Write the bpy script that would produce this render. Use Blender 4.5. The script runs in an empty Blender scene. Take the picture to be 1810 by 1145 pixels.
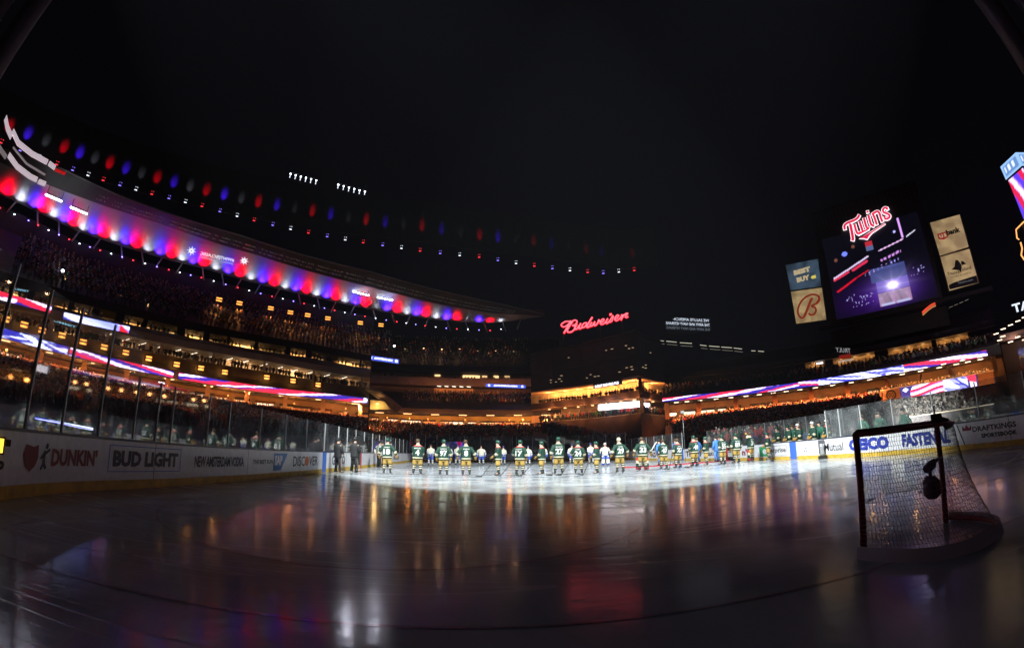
import bpy, bmesh, math, random
from mathutils import Vector, Matrix
from mathutils.bvhtree import BVHTree

# ------------------------------------------------------------------ camera, sky, exposure
S = bpy.context.scene
C = S.collection
random.seed(7)
R = math.radians
CAM = Vector((-5.368, 0.146, 1.239))          # low remote camera just inside the end boards
cd = bpy.data.cameras.new('camera'); cam = bpy.data.objects.new('camera', cd); C.objects.link(cam)
cd.type = 'PANO'; cd.panorama_type = 'FISHEYE_LENS_POLYNOMIAL'
cd.sensor_width = 36.0; cd.sensor_fit = 'HORIZONTAL'
cd.fisheye_fov = R(230)
cd.fisheye_polynomial_k0 = 0.0
cd.fisheye_polynomial_k1 = -0.06354487
cd.fisheye_polynomial_k2 = -1.826873e-05
cd.fisheye_polynomial_k3 = 2.5311222e-05
cd.fisheye_polynomial_k4 = -3.5514077e-07
cd.clip_start = 0.02; cd.clip_end = 2000
YAW, PITCH, ROLL = R(4.812), R(16.315), R(-0.366)
fw = Vector((math.sin(YAW)*math.cos(PITCH), math.cos(YAW)*math.cos(PITCH), math.sin(PITCH)))
rt = Vector((math.cos(YAW), -math.sin(YAW), 0)); up = rt.cross(fw)
rt2 = rt*math.cos(ROLL)+up*math.sin(ROLL); up2 = up*math.cos(ROLL)-rt*math.sin(ROLL)
M = Matrix((rt2, up2, -fw)).transposed().to_4x4(); M.translation = CAM
cam.matrix_world = M
S.camera = cam

W = bpy.data.worlds.new('World'); S.world = W; W.use_nodes = True
nt = W.node_tree; bgn = nt.nodes['Background']
sky = nt.nodes.new('ShaderNodeTexSky'); sky.sky_type = 'NISHITA'; sky.sun_disc = False
sky.sun_elevation = R(-6); sky.sun_rotation = R(200)
mixn = nt.nodes.new('ShaderNodeMixRGB'); mixn.blend_type = 'ADD'; mixn.inputs[0].default_value = 1
mixn.inputs[2].default_value = (0.0125, 0.012, 0.020, 1)
nt.links.new(sky.outputs[0], mixn.inputs[1]); nt.links.new(mixn.outputs[0], bgn.inputs[0])
bgn.inputs[1].default_value = 0.10

S.view_settings.view_transform = 'Standard'; S.view_settings.look = 'None'
S.view_settings.exposure = 0.0; S.view_settings.gamma = 1.0
S.cycles.use_denoising = True
S.cycles.max_bounces = 6; S.cycles.diffuse_bounces = 2; S.cycles.glossy_bounces = 4
S.cycles.transparent_max_bounces = 24; S.cycles.transmission_bounces = 4
S.cycles.sample_clamp_indirect = 4.0; S.cycles.caustics_reflective = False; S.cycles.caustics_refractive = False

def lamp(kind, name, loc, energy, color, target=None, size=R(40), blend=0.5, radius=0.1, sx=1, sy=1, parent=None):
    d = bpy.data.lights.new(name, kind); d.energy = energy; d.color = color
    if kind == 'SPOT': d.spot_size = size; d.spot_blend = blend; d.shadow_soft_size = radius
    elif kind == 'AREA': d.shape = 'RECTANGLE'; d.size = sx; d.size_y = sy; d.spread = size if size != R(40) else R(125)
    else: d.shadow_soft_size = radius
    o = bpy.data.objects.new(name, d); C.objects.link(o); o.location = loc
    if target is not None: o.rotation_euler = (Vector(target)-Vector(loc)).to_track_quat('-Z', 'Y').to_euler()
    if parent: o.parent = parent; o.matrix_parent_inverse = Matrix.Translation(-parent.location)
    return o

# ------------------------------------------------------------------ survey: polar about the photographer's spot
def pol(az, d, z):
    a = R(az); return Vector((CAM.x+d*math.sin(a), CAM.y+d*math.cos(a), z))
def zel(d, el): return CAM.z+d*math.tan(R(el))
def pe(az, el, d): return pol(az, d, zel(d, el))
def tab(t):
    def f(a):
        if a <= t[0][0]: return t[0][1]
        for (x0, y0), (x1, y1) in zip(t, t[1:]):
            if a <= x1: return y0+(y1-y0)*(a-x0)/(x1-x0)
        return t[-1][1]
    return f
def frange(a, b, n): return [a+(b-a)*i/n for i in range(n+1)]

# ------------------------------------------------------------------ materials
MATS = {}
def mat(name, col=(0.5, 0.5, 0.5), rough=0.6, emit=None, es=0.0, metal=0.0, spec=0.5, sample=False, noise=0.0, nscale=3.0):
    if name in MATS: return MATS[name]
    m = bpy.data.materials.new(name); m.use_nodes = True; n = m.node_tree; b = n.nodes['Principled BSDF']
    b.inputs['Base Color'].default_value = (*col, 1); b.inputs['Roughness'].default_value = rough
    b.inputs['Metallic'].default_value = metal; b.inputs['Specular IOR Level'].default_value = spec
    if noise:
        tc = n.nodes.new('ShaderNodeTexCoord'); nz = n.nodes.new('ShaderNodeTexNoise'); nz.inputs['Scale'].default_value = nscale; nz.inputs['Detail'].default_value = 6
        rp = n.nodes.new('ShaderNodeMapRange'); rp.inputs[1].default_value = .3; rp.inputs[2].default_value = .7; rp.inputs[3].default_value = 1-noise; rp.inputs[4].default_value = 1+noise
        mx = n.nodes.new('ShaderNodeVectorMath'); mx.operation = 'SCALE'; mx.inputs[0].default_value = col
        n.links.new(tc.outputs['Object'], nz.inputs['Vector']); n.links.new(nz.outputs['Fac'], rp.inputs[0]); n.links.new(rp.outputs[0], mx.inputs['Scale']); n.links.new(mx.outputs[0], b.inputs['Base Color'])
    if emit:
        b.inputs['Emission Color'].default_value = (*emit, 1); b.inputs['Emission Strength'].default_value = es
    m.cycles.emission_sampling = 'AUTO' if sample else 'NONE'
    MATS[name] = m; return m
def screen_mat(name, strength):
    """LED screen showing the colours stored on its own mesh"""
    m = bpy.data.materials.new(name); m.use_nodes = True; n = m.node_tree; b = n.nodes['Principled BSDF']
    b.inputs['Base Color'].default_value = (0.01, 0.01, 0.012, 1); b.inputs['Roughness'].default_value = .4
    a = n.nodes.new('ShaderNodeVertexColor'); a.layer_name = 'picture'
    n.links.new(a.outputs[0], b.inputs['Emission Color']); b.inputs['Emission Strength'].default_value = strength
    m.cycles.emission_sampling = 'NONE'; MATS[name] = m; return m
def glass_mat():
    m = bpy.data.materials.new('plexiglass'); m.use_nodes = True; n = m.node_tree; n.nodes.clear()
    o = n.nodes.new('ShaderNodeOutputMaterial'); mx = n.nodes.new('ShaderNodeMixShader'); t = n.nodes.new('ShaderNodeBsdfTransparent'); g = n.nodes.new('ShaderNodeBsdfGlossy')
    lw = n.nodes.new('ShaderNodeLayerWeight'); lw.inputs[0].default_value = .5; pw = n.nodes.new('ShaderNodeMath'); pw.operation = 'POWER'; pw.inputs[1].default_value = 5; f = n.nodes.new('ShaderNodeMath'); f.operation = 'MULTIPLY_ADD'; f.inputs[1].default_value = .88; f.inputs[2].default_value = .09; n.links.new(lw.outputs['Facing'], pw.inputs[0]); n.links.new(pw.outputs[0], f.inputs[0]); g.inputs['Roughness'].default_value = .03
    t.inputs[0].default_value = (.93, .94, .95, 1)
    m2 = n.nodes.new('ShaderNodeMixShader'); d = n.nodes.new('ShaderNodeBsdfDiffuse'); d.inputs[0].default_value = (.6, .62, .66, 1)
    tc = n.nodes.new('ShaderNodeTexCoord'); nz = n.nodes.new('ShaderNodeTexNoise'); nz.inputs['Scale'].default_value = 1.2; nz.inputs['Detail'].default_value = 8
    mr = n.nodes.new('ShaderNodeMapRange'); mr.inputs[1].default_value = .4; mr.inputs[2].default_value = .8; mr.inputs[3].default_value = .03; mr.inputs[4].default_value = .15
    n.links.new(tc.outputs['Object'], nz.inputs[0]); n.links.new(nz.outputs[0], mr.inputs[0])
    n.links.new(mr.outputs[0], m2.inputs[0]); n.links.new(t.outputs[0], m2.inputs[1]); n.links.new(d.outputs[0], m2.inputs[2])
    n.links.new(f.outputs[0], mx.inputs[0]); n.links.new(m2.outputs[0], mx.inputs[1]); n.links.new(g.outputs[0], mx.inputs[2]); n.links.new(mx.outputs[0], o.inputs[0])
    MATS['glass'] = m; return m
glass_mat()
def ice_mat(name, col, rough=(.09, .20)):
    m = bpy.data.materials.new(name); m.use_nodes = True; n = m.node_tree; b = n.nodes['Principled BSDF']; L = n.links.new
    N = n.nodes.new
    tc = N('ShaderNodeTexCoord')
    # skate cuts: long thin wandering lines in several directions, broken up by a mask
    def scratch(scale, rot, sx, width, seed):
        mp = N('ShaderNodeMapping'); mp.inputs['Rotation'].default_value = (0, 0, R(rot)); mp.inputs['Scale'].default_value = (sx, 1, 1); mp.inputs['Location'].default_value = (seed, seed*1.7, 0)
        L(tc.outputs['Object'], mp.inputs[0])
        nz = N('ShaderNodeTexNoise'); nz.inputs['Scale'].default_value = scale; nz.inputs['Detail'].default_value = .6; L(mp.outputs[0], nz.inputs[0])
        su = N('ShaderNodeMath'); su.operation = 'SUBTRACT'; L(nz.outputs['Fac'], su.inputs[0]); su.inputs[1].default_value = .5
        fr = N('ShaderNodeMath'); fr.operation = 'PINGPONG'; L(su.outputs[0], fr.inputs[0]); fr.inputs[1].default_value = .045
        mr = N('ShaderNodeMapRange'); mr.inputs[1].default_value = 0; mr.inputs[2].default_value = width; mr.inputs[3].default_value = 1; mr.inputs[4].default_value = 0
        L(fr.outputs[0], mr.inputs[0])
        mk = N('ShaderNodeTexNoise'); mk.inputs['Scale'].default_value = .55; mk.inputs['Detail'].default_value = 3; L(mp.outputs[0], mk.inputs[0])
        m2 = N('ShaderNodeMapRange'); m2.inputs[1].default_value = .48; m2.inputs[2].default_value = .62; m2.inputs[3].default_value = 0; m2.inputs[4].default_value = 1; L(mk.outputs['Fac'], m2.inputs[0])
        mu = N('ShaderNodeMath'); mu.operation = 'MULTIPLY'; L(mr.outputs[0], mu.inputs[0]); L(m2.outputs[0], mu.inputs[1]); return mu.outputs[0]
    s = [scratch(.9, 15, .10, .006, 0), scratch(1.1, -38, .08, .006, 13), scratch(1.3, 72, .09, .007, 31)]
    a = N('ShaderNodeMath'); a.operation = 'MAXIMUM'; L(s[0], a.inputs[0]); L(s[1], a.inputs[1])
    a2 = N('ShaderNodeMath'); a2.operation = 'MAXIMUM'; L(a.outputs[0], a2.inputs[0]); L(s[2], a2.inputs[1])
    nf = N('ShaderNodeTexNoise'); nf.inputs['Scale'].default_value = .8; nf.inputs['Detail'].default_value = 8; L(tc.outputs['Object'], nf.inputs[0])
    nf2 = N('ShaderNodeTexNoise'); nf2.inputs['Scale'].default_value = 6; nf2.inputs['Detail'].default_value = 4; L(tc.outputs['Object'], nf2.inputs[0])
    rr = N('ShaderNodeMapRange'); rr.inputs[1].default_value = .3; rr.inputs[2].default_value = .7; rr.inputs[3].default_value = rough[0]; rr.inputs[4].default_value = rough[1]
    L(nf.outputs[0], rr.inputs[0])
    r2 = N('ShaderNodeMath'); r2.operation = 'MULTIPLY_ADD'; L(a2.outputs[0], r2.inputs[0]); r2.inputs[1].default_value = .35; L(rr.outputs[0], r2.inputs[2])
    L(r2.outputs[0], b.inputs['Roughness'])
    # base colour: blotchy snow
    mc = N('ShaderNodeMapRange'); mc.inputs[1].default_value = .35; mc.inputs[2].default_value = .65; mc.inputs[3].default_value = .78; mc.inputs[4].default_value = 1.08; L(nf.outputs[0], mc.inputs[0])
    ms = N('ShaderNodeMath'); ms.operation = 'MULTIPLY_ADD'; L(a2.outputs[0], ms.inputs[0]); ms.inputs[1].default_value = -.22; L(mc.outputs[0], ms.inputs[2])
    vs = N('ShaderNodeVectorMath'); vs.operation = 'SCALE'; vs.inputs[0].default_value = col; L(ms.outputs[0], vs.inputs['Scale'])
    L(vs.outputs[0], b.inputs['Base Color'])
    b.inputs['IOR'].default_value = 1.31
    bp = N('ShaderNodeBump'); bp.inputs['Strength'].default_value = .08; bp.inputs['Distance'].default_value = .02
    hh = N('ShaderNodeMath'); hh.operation = 'MULTIPLY_ADD'; L(a2.outputs[0], hh.inputs[0]); hh.inputs[1].default_value = -.6; L(nf2.outputs[0], hh.inputs[2])
    L(hh.outputs[0], bp.inputs['Height']); L(bp.outputs[0], b.inputs['Normal'])
    MATS[name] = m; return m

BLK = mat('black_metal', (.02, .02, .022), .45)
CONC = mat('stadium_concrete', (.30, .27, .24), .8, noise=.15, nscale=.4)
DARKC = mat('dark_seating', (.02, .022, .028), .7, noise=.2, nscale=1.)
TAN = mat('limestone', (.42, .33, .22), .8, noise=.2, nscale=.6)
STEEL = mat('grey_steel', (.22, .22, .24), .4, metal=.6)
ALU = mat('aluminium', (.55, .56, .58), .35, metal=.7)

# ------------------------------------------------------------------ object helpers
def tag(o, label=None, cat=None, group=None, kind=None):
    if label:
        o['label'] = label
        if len(label.split()) > 16: print('LONG', label)
    if cat: o['category'] = cat
    if group: o['group'] = group
    if kind: o['kind'] = kind
    return o
def empty(name, loc=(0, 0, 0), rz=0, **k):
    o = bpy.data.objects.new(name, None); C.objects.link(o); o.location = loc; o.rotation_euler[2] = rz
    o.empty_display_size = .2
    return tag(o, **k)
def link_mesh(name, me, parent=None, local=False):
    o = bpy.data.objects.new(name, me); C.objects.link(o)
    if parent:
        o.parent = parent
        if not local:
            o.matrix_parent_inverse = (Matrix.Translation(parent.location) @ parent.rotation_euler.to_matrix().to_4x4()).inverted()
    return o
def obj(name, bm, mats, parent=None, local=False, smooth=False):
    me = bpy.data.meshes.new(name)
    bmesh.ops.recalc_face_normals(bm, faces=bm.faces) if len(bm.faces) < 60000 else None
    bm.to_mesh(me); bm.free()
    for m in (mats if isinstance(mats, (list, tuple)) else [mats]): me.materials.append(m)
    if smooth: me.polygons.foreach_set('use_smooth', [True]*len(me.polygons))
    return link_mesh(name, me, parent, local)
def box(bm, c, s, rz=0, mi=0, m3=None):
    x, y, z = s[0]/2, s[1]/2, s[2]/2; c = Vector(c)
    rot = m3 if m3 is not None else Matrix.Rotation(rz, 3, 'Z')
    v = [bm.verts.new(c+rot@Vector(p)) for p in ((-x, -y, -z), (x, -y, -z), (x, y, -z), (-x, y, -z), (-x, -y, z), (x, -y, z), (x, y, z), (-x, y, z))]
    for f in ((0, 3, 2, 1), (4, 5, 6, 7), (0, 1, 5, 4), (1, 2, 6, 5), (2, 3, 7, 6), (3, 0, 4, 7)):
        bm.faces.new([v[i] for i in f]).material_index = mi
def tube(bm, pts, rad, n=8, mi=0, mats=None, flat=None, caps=True):
    """swept tube; rad is a number or a list of numbers or (a,b) pairs; mats gives a slot per segment"""
    pts = [Vector(p) for p in pts]; k = len(pts); rings = []
    prev = None
    for i, p in enumerate(pts):
        t = (pts[min(i+1, k-1)]-pts[max(i-1, 0)]).normalized()
        if prev is None:
            ref = Vector((0, 1, 0)) if abs(t.y) < .9 else Vector((1, 0, 0))
            if flat is not None: ref = Vector(flat)
            u = (ref-t*ref.dot(t)).normalized()
        else: u = (prev-t*prev.dot(t)).normalized()
        prev = u; w = t.cross(u)
        r = rad[i] if isinstance(rad, (list, tuple)) and not isinstance(rad[0], (int, float)) or isinstance(rad, list) else rad
        a, b = r if isinstance(r, (tuple, list)) else (r, r)
        rings.append([bm.verts.new(p+w*(a*math.cos(2*math.pi*j/n))+u*(b*math.sin(2*math.pi*j/n))) for j in range(n)])
    for i in range(k-1):
        for j in range(n):
            f = bm.faces.new((rings[i][j], rings[i][(j+1) % n], rings[i+1][(j+1) % n], rings[i+1][j]))
            f.material_index = mats[i] if mats else mi; f.smooth = True
    if caps:
        bm.faces.new(rings[0][::-1]).material_index = mats[0] if mats else mi
        bm.faces.new(rings[-1]).material_index = mats[-1] if mats else mi
def sweep(bm, azs, prof, mi=0):
    """closed polygon (d, z) carried round an arc of azimuths"""
    rings = []
    for a in azs:
        rings.append([bm.verts.new(pol(a, d, z)) for d, z in prof(a)])
    n = len(rings[0])
    for i in range(len(rings)-1):
        for j in range(n):
            bm.faces.new((rings[i][j], rings[i][(j+1) % n], rings[i+1][(j+1) % n], rings[i+1][j])).material_index = mi
    bm.faces.new(rings[0][::-1]).material_index = mi; bm.faces.new(rings[-1]).material_index = mi
def swept(name, azs, prof, m, parent=None):
    bm = bmesh.new(); sweep(bm, azs, prof); return obj(name, bm, m, parent)
def picture(name, grid, colour, m, parent=None):
    """grid[i][j] points, colour(u,v)->rgb ; one flat or curved screen face with a picture stored on it"""
    nu, nv = len(grid), len(grid[0]); vs = []; fs = []; cs = []
    for i in range(nu):
        for j in range(nv): vs.append(grid[i][j]); cs.append(colour(i/(nu-1), j/(nv-1)))
    for i in range(nu-1):
        for j in range(nv-1): fs.append((i*nv+j, (i+1)*nv+j, (i+1)*nv+j+1, i*nv+j+1))
    me = bpy.data.meshes.new(name); me.from_pydata([tuple(v) for v in vs], [], fs)
    ca = me.color_attributes.new('picture', 'FLOAT_COLOR', 'POINT')
    ca.data.foreach_set('color', [x for c in cs for x in (*c, 1)])
    me.materials.append(m); return link_mesh(name, me, parent)

TXT = {}
def text_geo(s, bold=.0, spacing=1.0):
    """flat outline of a line of lettering, height of capitals = 1, centred"""
    key = (s, bold, spacing)
    if key in TXT: return TXT[key]
    cu = bpy.data.curves.new('t', 'FONT'); cu.body = s; cu.size = 1; cu.offset = bold; cu.space_character = spacing; cu.resolution_u = 2
    o = bpy.data.objects.new('t', cu); C.objects.link(o)
    dg = bpy.context.evaluated_depsgraph_get(); me = o.evaluated_get(dg).to_mesh()
    vs = [v.co.copy() for v in me.vertices]; fs = [tuple(p.vertices) for p in me.polygons]
    o.evaluated_get(dg).to_mesh_clear(); bpy.data.objects.remove(o); bpy.data.curves.remove(cu)
    x0, x1 = min(v.x for v in vs), max(v.x for v in vs); y0, y1 = min(v.y for v in vs), max(v.y for v in vs)
    vs = [((v.x-(x0+x1)/2), (v.y-y0)/(y1-y0)) for v in vs]
    TXT[key] = (vs, fs, (x1-x0)); return TXT[key]
def lettering(name, s, fn, width, height, m, parent=None, bold=.0, mirror=False, cut=1.2, spacing=1.0, z0=0.0):
    """fn(x, y) -> world point, x in [-width/2, width/2], y in [z0, z0+height]"""
    vs, fs, w = text_geo(s, bold, spacing); k = width/w; bm = bmesh.new()
    bv = [bm.verts.new((v[0]*k*(-1 if mirror else 1), z0+v[1]*height, 0)) for v in vs]
    for f in fs:
        try: bm.faces.new([bv[i] for i in f])
        except ValueError: pass
    if cut < width/2:
        x = -width/2+cut
        while x < width/2:
            bmesh.ops.bisect_plane(bm, geom=bm.verts[:]+bm.edges[:]+bm.faces[:], plane_co=(x, 0, 0), plane_no=(1, 0, 0)); x += cut
    for v in bm.verts: v.co = fn(v.co.x, v.co.y)
    me = bpy.data.meshes.new(name); bm.to_mesh(me); bm.free(); me.materials.append(m)
    return link_mesh(name, me, parent)
def plane_fn(origin, right, upv=Vector((0, 0, 1)), off=0.0):
    origin = Vector(origin); right = Vector(right).normalized(); nrm = right.cross(upv).normalized()
    return lambda x, y: origin+right*x+upv*y+nrm*off

# ------------------------------------------------------------------ the rink
HW, LEN, RC = 12.95, 60.96, 8.53
def edge(s, side, off=0.0, z=0.0):
    """point of the rink outline: s = metres along the long side, off = outwards"""
    if s < RC: ph = (RC-s)/RC; c, y = math.cos(ph), -math.sin(ph); x = HW-RC; y0 = RC
    elif s > LEN-RC: ph = (s-(LEN-RC))/RC; c, y = math.cos(ph), math.sin(ph); x = HW-RC; y0 = LEN-RC
    else: return Vector((side*(HW+off), s, z))
    if ph > math.pi/2: # straight end
        e = (ph-math.pi/2)*RC; return Vector((side*(x-e), (-off if s < RC else LEN+off), z))
    return Vector((side*(x+(RC+off)*c), y0+(RC+off)*y, z))
S0, S1 = RC-RC*math.pi/2, LEN-RC+RC*math.pi/2
ICE = ice_mat('ice', (.49, .53, .60))
REDL = ice_mat('red_line_ice', (.43, .36, .41)); BLUL = ice_mat('blue_line_ice', (.32, .39, .50)); LBL = ice_mat('crease_ice', (.15, .35, .7))
ss = [S0+(S1-S0)*i/140 for i in range(141)]
def ribbon(bm, pl, pr, mi=0):
    v = [(bm.verts.new(a), bm.verts.new(b)) for a, b in zip(pl, pr)]
    for (a, b), (c, d) in zip(v, v[1:]): bm.faces.new((a, b, d, c)).material_index = mi
bm = bmesh.new(); ring = [edge(s, -1, -.01) for s in ss]+[edge(s, 1, -.01) for s in reversed(ss)]
bm.faces.new([bm.verts.new(p) for p in ring]); tag(obj('ice_rink_ground', bm, ICE), kind='structure')
GROUND = mat('field_ground', (.03, .03, .035), .8, noise=.3, nscale=.3)
bm = bmesh.new(); bm.faces.new([bm.verts.new((420*math.cos(a), 60+420*math.sin(a), -.06)) for a in [i*math.pi/32 for i in range(64)]])
tag(obj('ground', bm, GROUND), kind='structure')
def flatrect(name, x0, y0, x1, y1, m, z=.004):
    bm = bmesh.new(); bm.faces.new([bm.verts.new(p) for p in ((x0, y0, z), (x1, y0, z), (x1, y1, z), (x0, y1, z))]); return tag(obj(name, bm, m), kind='structure')
def arcline(name, cx, cy, r, m, a0=0, a1=2*math.pi, w=.05, z=.004, n=64):
    bm = bmesh.new(); A = frange(a0, a1, n)
    ribbon(bm, [(cx+(r-w/2)*math.cos(a), cy+(r-w/2)*math.sin(a), z) for a in A], [(cx+(r+w/2)*math.cos(a), cy+(r+w/2)*math.sin(a), z) for a in A]); return tag(obj(name, bm, m), kind='structure')
for y in (3.35, LEN-3.35):
    q = HW-RC+math.sqrt(RC*RC-(RC-3.35)**2)-.02; flatrect('goal_line', -q, y-.025, q, y+.025, REDL)
for y in (22.86, LEN-22.86): flatrect('blue_line', -HW+.02, y-.15, HW-.02, y+.15, BLUL)
flatrect('centre_line', -HW+.02, LEN/2-.15, HW-.02, LEN/2+.15, REDL)
arcline('centre_circle', 0, LEN/2, 4.57, BLUL, z=.008)
for sx in (-1, 1):
    for y in (9.45, LEN-9.45):
        arcline('faceoff_circle_line', sx*6.71, y, 4.57, REDL)
        bm = bmesh.new(); bm.faces.new([bm.verts.new((sx*6.71+.3*math.cos(a), y+.3*math.sin(a), .005)) for a in frange(0, 2*math.pi, 24)[:-1]]); tag(obj('faceoff_spot_line', bm, REDL), kind='structure')
        for q in (-1, 1):
            for w in (-1, 1):
                flatrect('faceoff_mark_line', sx*6.71+q*.6-.45*(q < 0), y+w*.25-.025, sx*6.71+q*.6+.45*(q > 0), y+w*.25+.025, REDL)
for y in (24.5, LEN-24.5):
    for sx in (-1, 1):
        bm = bmesh.new(); bm.faces.new([bm.verts.new((sx*6.71+.3*math.cos(a), y+.3*math.sin(a), .005)) for a in frange(0, 2*math.pi, 24)[:-1]]); tag(obj('neutral_spot_line', bm, REDL), kind='structure')

BWHITE = mat('board_white', (.68, .67, .72), .35, noise=.10, nscale=7)
YEL = mat('kick_yellow', (.55, .35, .05), .5, noise=.25, nscale=4); CAP = mat('cap_dark', (.02, .03, .06), .4); BBLUE = mat('board_blue', (.05, .14, .55), .4)
SEAM = mat('board_seam', (.03, .03, .04), .6)
def wall_strip(name, side, a, b, z0, z1, o0, o1, m, parent=None, step=.6):
    n = max(1, int((b-a)/step)); bm = bmesh.new(); rings = []
    for i in range(n+1):
        s = a+(b-a)*i/n; rings.append([bm.verts.new(edge(s, side, o, z)) for o, z in ((o0, z0), (o1, z0), (o1, z1), (o0, z1))])
    for r0, r1 in zip(rings, rings[1:]):
        for j in range(4): bm.faces.new((r0[j], r0[(j+1) % 4], r1[(j+1) % 4], r1[j]))
    bm.faces.new(rings[0]); bm.faces.new(rings[-1][::-1])
    return obj(name, bm, m, parent)
def boards(side, label, gaps=()):
    t = empty('dasher_boards', edge(25, side), label=label, cat='rink boards')
    s = S0-4.4; segs = []
    for g0, g1 in list(gaps)+[(S1+4.4, None)]: segs.append((s, g0)); s = g1
    for a, b in segs:
        wall_strip('board_panel', side, a, b, .2, 1.02, 0, .09, BWHITE, t)
        wall_strip('kick_plate', side, a, b, 0, .198, -.006, .09, YEL, t)
        wall_strip('cap_rail', side, a, b, 1.022, 1.075, -.012, .13, CAP, t)
    return t
LB = boards(-1, 'white rink boards with yellow kick plate and adverts along the left side of the ice')
RB = boards(1, 'white rink boards with yellow kick plate on the players bench side', gaps=((29.6, 31.4),))
for side, t in ((-1, LB), (1, RB)):
    for y in (22.86, LEN-22.86): wall_strip('blue_line_stripe', side, y-.3, y+.3, .02, 1.018, -.010, -.004, BBLUE, t)
    wall_strip('red_line_stripe', side, LEN/2-.15, LEN/2+.15, .02, 1.018, -.010, -.004, mat('board_red', (.5, .03, .04), .4), t)
    for s in [5.47, 9.9, 14.75, 19.6, 26.9, 33.0, 38, 42.8, 47.6]+([16.9, 12.6] if side > 0 else []):
        wall_strip('panel_seam', side, s-.009, s+.009, .2, 1.02, -.004, -.001, SEAM, t)
def ad(s, a, b, z0, z1, side, m, t, bold=.02, name='advert_lettering', spacing=1.0, off=-.012):
    """lettering between s=a and s=b; reads left to right seen from the ice"""
    mid = (a+b)/2; sg = 1 if side < 0 else -1
    return lettering(name, s, lambda x, y: edge(mid+sg*x, side, off, y), abs(b-a), z1-z0, m, t, bold=bold, z0=z0, cut=.5, spacing=spacing)
def adshape(pts, side, m, t, name='advert_emblem', off=-.012):
    bm = bmesh.new(); bm.faces.new([bm.verts.new(edge(s, side, off, z)) for s, z in pts])
    bmesh.ops.triangulate(bm, faces=bm.faces); me = bpy.data.meshes.new(name); bm.to_mesh(me); bm.free(); me.materials.append(m); return link_mesh(name, me, t)
def strokes(name, lines, w, fn, m, parent, n=8):
    """flat brush strokes in (x,y) mapped by fn; w number"""
    bm = bmesh.new()
    for ln in lines:
        ww = w
        if isinstance(ln, tuple): ww, ln = ln
        P = [Vector((*p, 0)) for p in ln]
        if len(P) > 2:  # Catmull-Rom
            Q = []
            for i in range(len(P)-1):
                p0, p1, p2, p3 = P[max(i-1, 0)], P[i], P[i+1], P[min(i+2, len(P)-1)]
                for k in range(n):
                    t = k/n; Q.append(.5*((2*p1)+(p2-p0)*t+(2*p0-5*p1+4*p2-p3)*t*t+(3*p1-p0-3*p2+p3)*t**3))
            P = Q+[P[-1]]
        vv = []
        for i, p in enumerate(P):
            d = (P[min(i+1, len(P)-1)]-P[max(i-1, 0)]).normalized(); q = Vector((-d.y, d.x, 0))*ww/2
            e = d*(-ww/3 if i == 0 else ww/3 if i == len(P)-1 else 0)
            vv.append((bm.verts.new(fn(*(p+q+e)[:2])), bm.verts.new(fn(*(p-q+e)[:2]))))
        for (a, b), (c, d) in zip(vv, vv[1:]): bm.faces.new((a, b, d, c))
    me = bpy.data.meshes.new(name); bm.to_mesh(me); bm.free(); me.materials.append(m); return link_mesh(name, me, parent)
INK = mat('ink_navy', (.012, .014, .05), .5); INKB = mat('ink_black', (.012, .012, .014), .5); INKR = mat('ink_red', (.22, .015, .03), .5); INKO = mat('ink_orange', (.6, .14, .03), .5)
SAPB = mat('ink_lightblue', (.04, .22, .6), .5); GREY = mat('ink_grey', (.1, .1, .12), .5)
# left side adverts
adshape([(5.80, .66), (5.86, .84), (6.0, .80), (6.08, .80), (6.22, .84), (6.24, .62), (6.16, .48), (6.02, .40), (5.88, .48)], -1, INKR, LB)
strokes('advert_emblem', [(.07, [(6.42, .72), (6.40, .56), (6.46, .46)]), (.05, [(6.40, .7), (6.32, .62)]), (.05, [(6.44, .7), (6.54, .76)]), (.05, [(6.42, .56), (6.34, .44)]), (.07, [(6.46, .8), (6.47, .84)])], .05, lambda x, y: edge(x, -1, -.012, y), INK, LB)
ad("DUNKIN'", 6.62, 7.98, .48, .80, -1, INKR, LB, bold=.05)
ad('BUD LIGHT', 8.47, 10.83, .48, .83, -1, INK, LB, bold=.055)
for z0, z1, a, b in ((.37, .39, 8.33, 10.95), (.915, .935, 8.33, 10.95), (.37, .935, 8.33, 8.355), (.37, .935, 10.93, 10.955)):
    wall_strip('advert_border', -1, a, b, z0, z1, -.012, -.010, BBLUE, LB, step=3)
ad('NEW AMSTERDAM VODKA', 11.6, 14.45, .47, .78, -1, INK, LB, bold=.03, spacing=.9)
ad('THE BEST RUN', 15.1, 16.72, .54, .69, -1, INK, LB, bold=.03)
adshape([(16.8, .93), (18.1, .93), (17.5, .28), (16.8, .28)], -1, SAPB, LB)
ad('SAP', 16.88, 17.62, .47, .86, -1, BWHITE, LB, bold=.06, off=-.016)
ad('DISC', 18.75, 20.1, .40, .83, -1, INKB, LB, bold=.01)
ad('VER', 20.65, 21.85, .40, .83, -1, INKB, LB, bold=.01)
adshape([(20.37+.27*math.cos(a), .61+.22*math.sin(a)) for a in frange(0, 2*math.pi, 20)[:-1]], -1, INKO, LB)
ad('GEICO', 24.1, 26.6, .35, .88, -1, GREY, LB, bold=.03)
for q in (28.0, 28.85):
    for i in range(3): adshape([(q+.19*i, .45), (q+.19*i+.13, .45), (q+.19*i+.13+.05, .55+.1*i), (q+.19*i-.03+.05, .6+.1*i)], -1, INKB, LB)
    ad('adidas', q-.02, q+.56, .33, .42, -1, INKB, LB)
ad('lexus', 36, 38.6, .4, .8, -1, GREY, LB); ad('HONDA', 43, 46, .4, .8, -1, GREY, LB)
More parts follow.
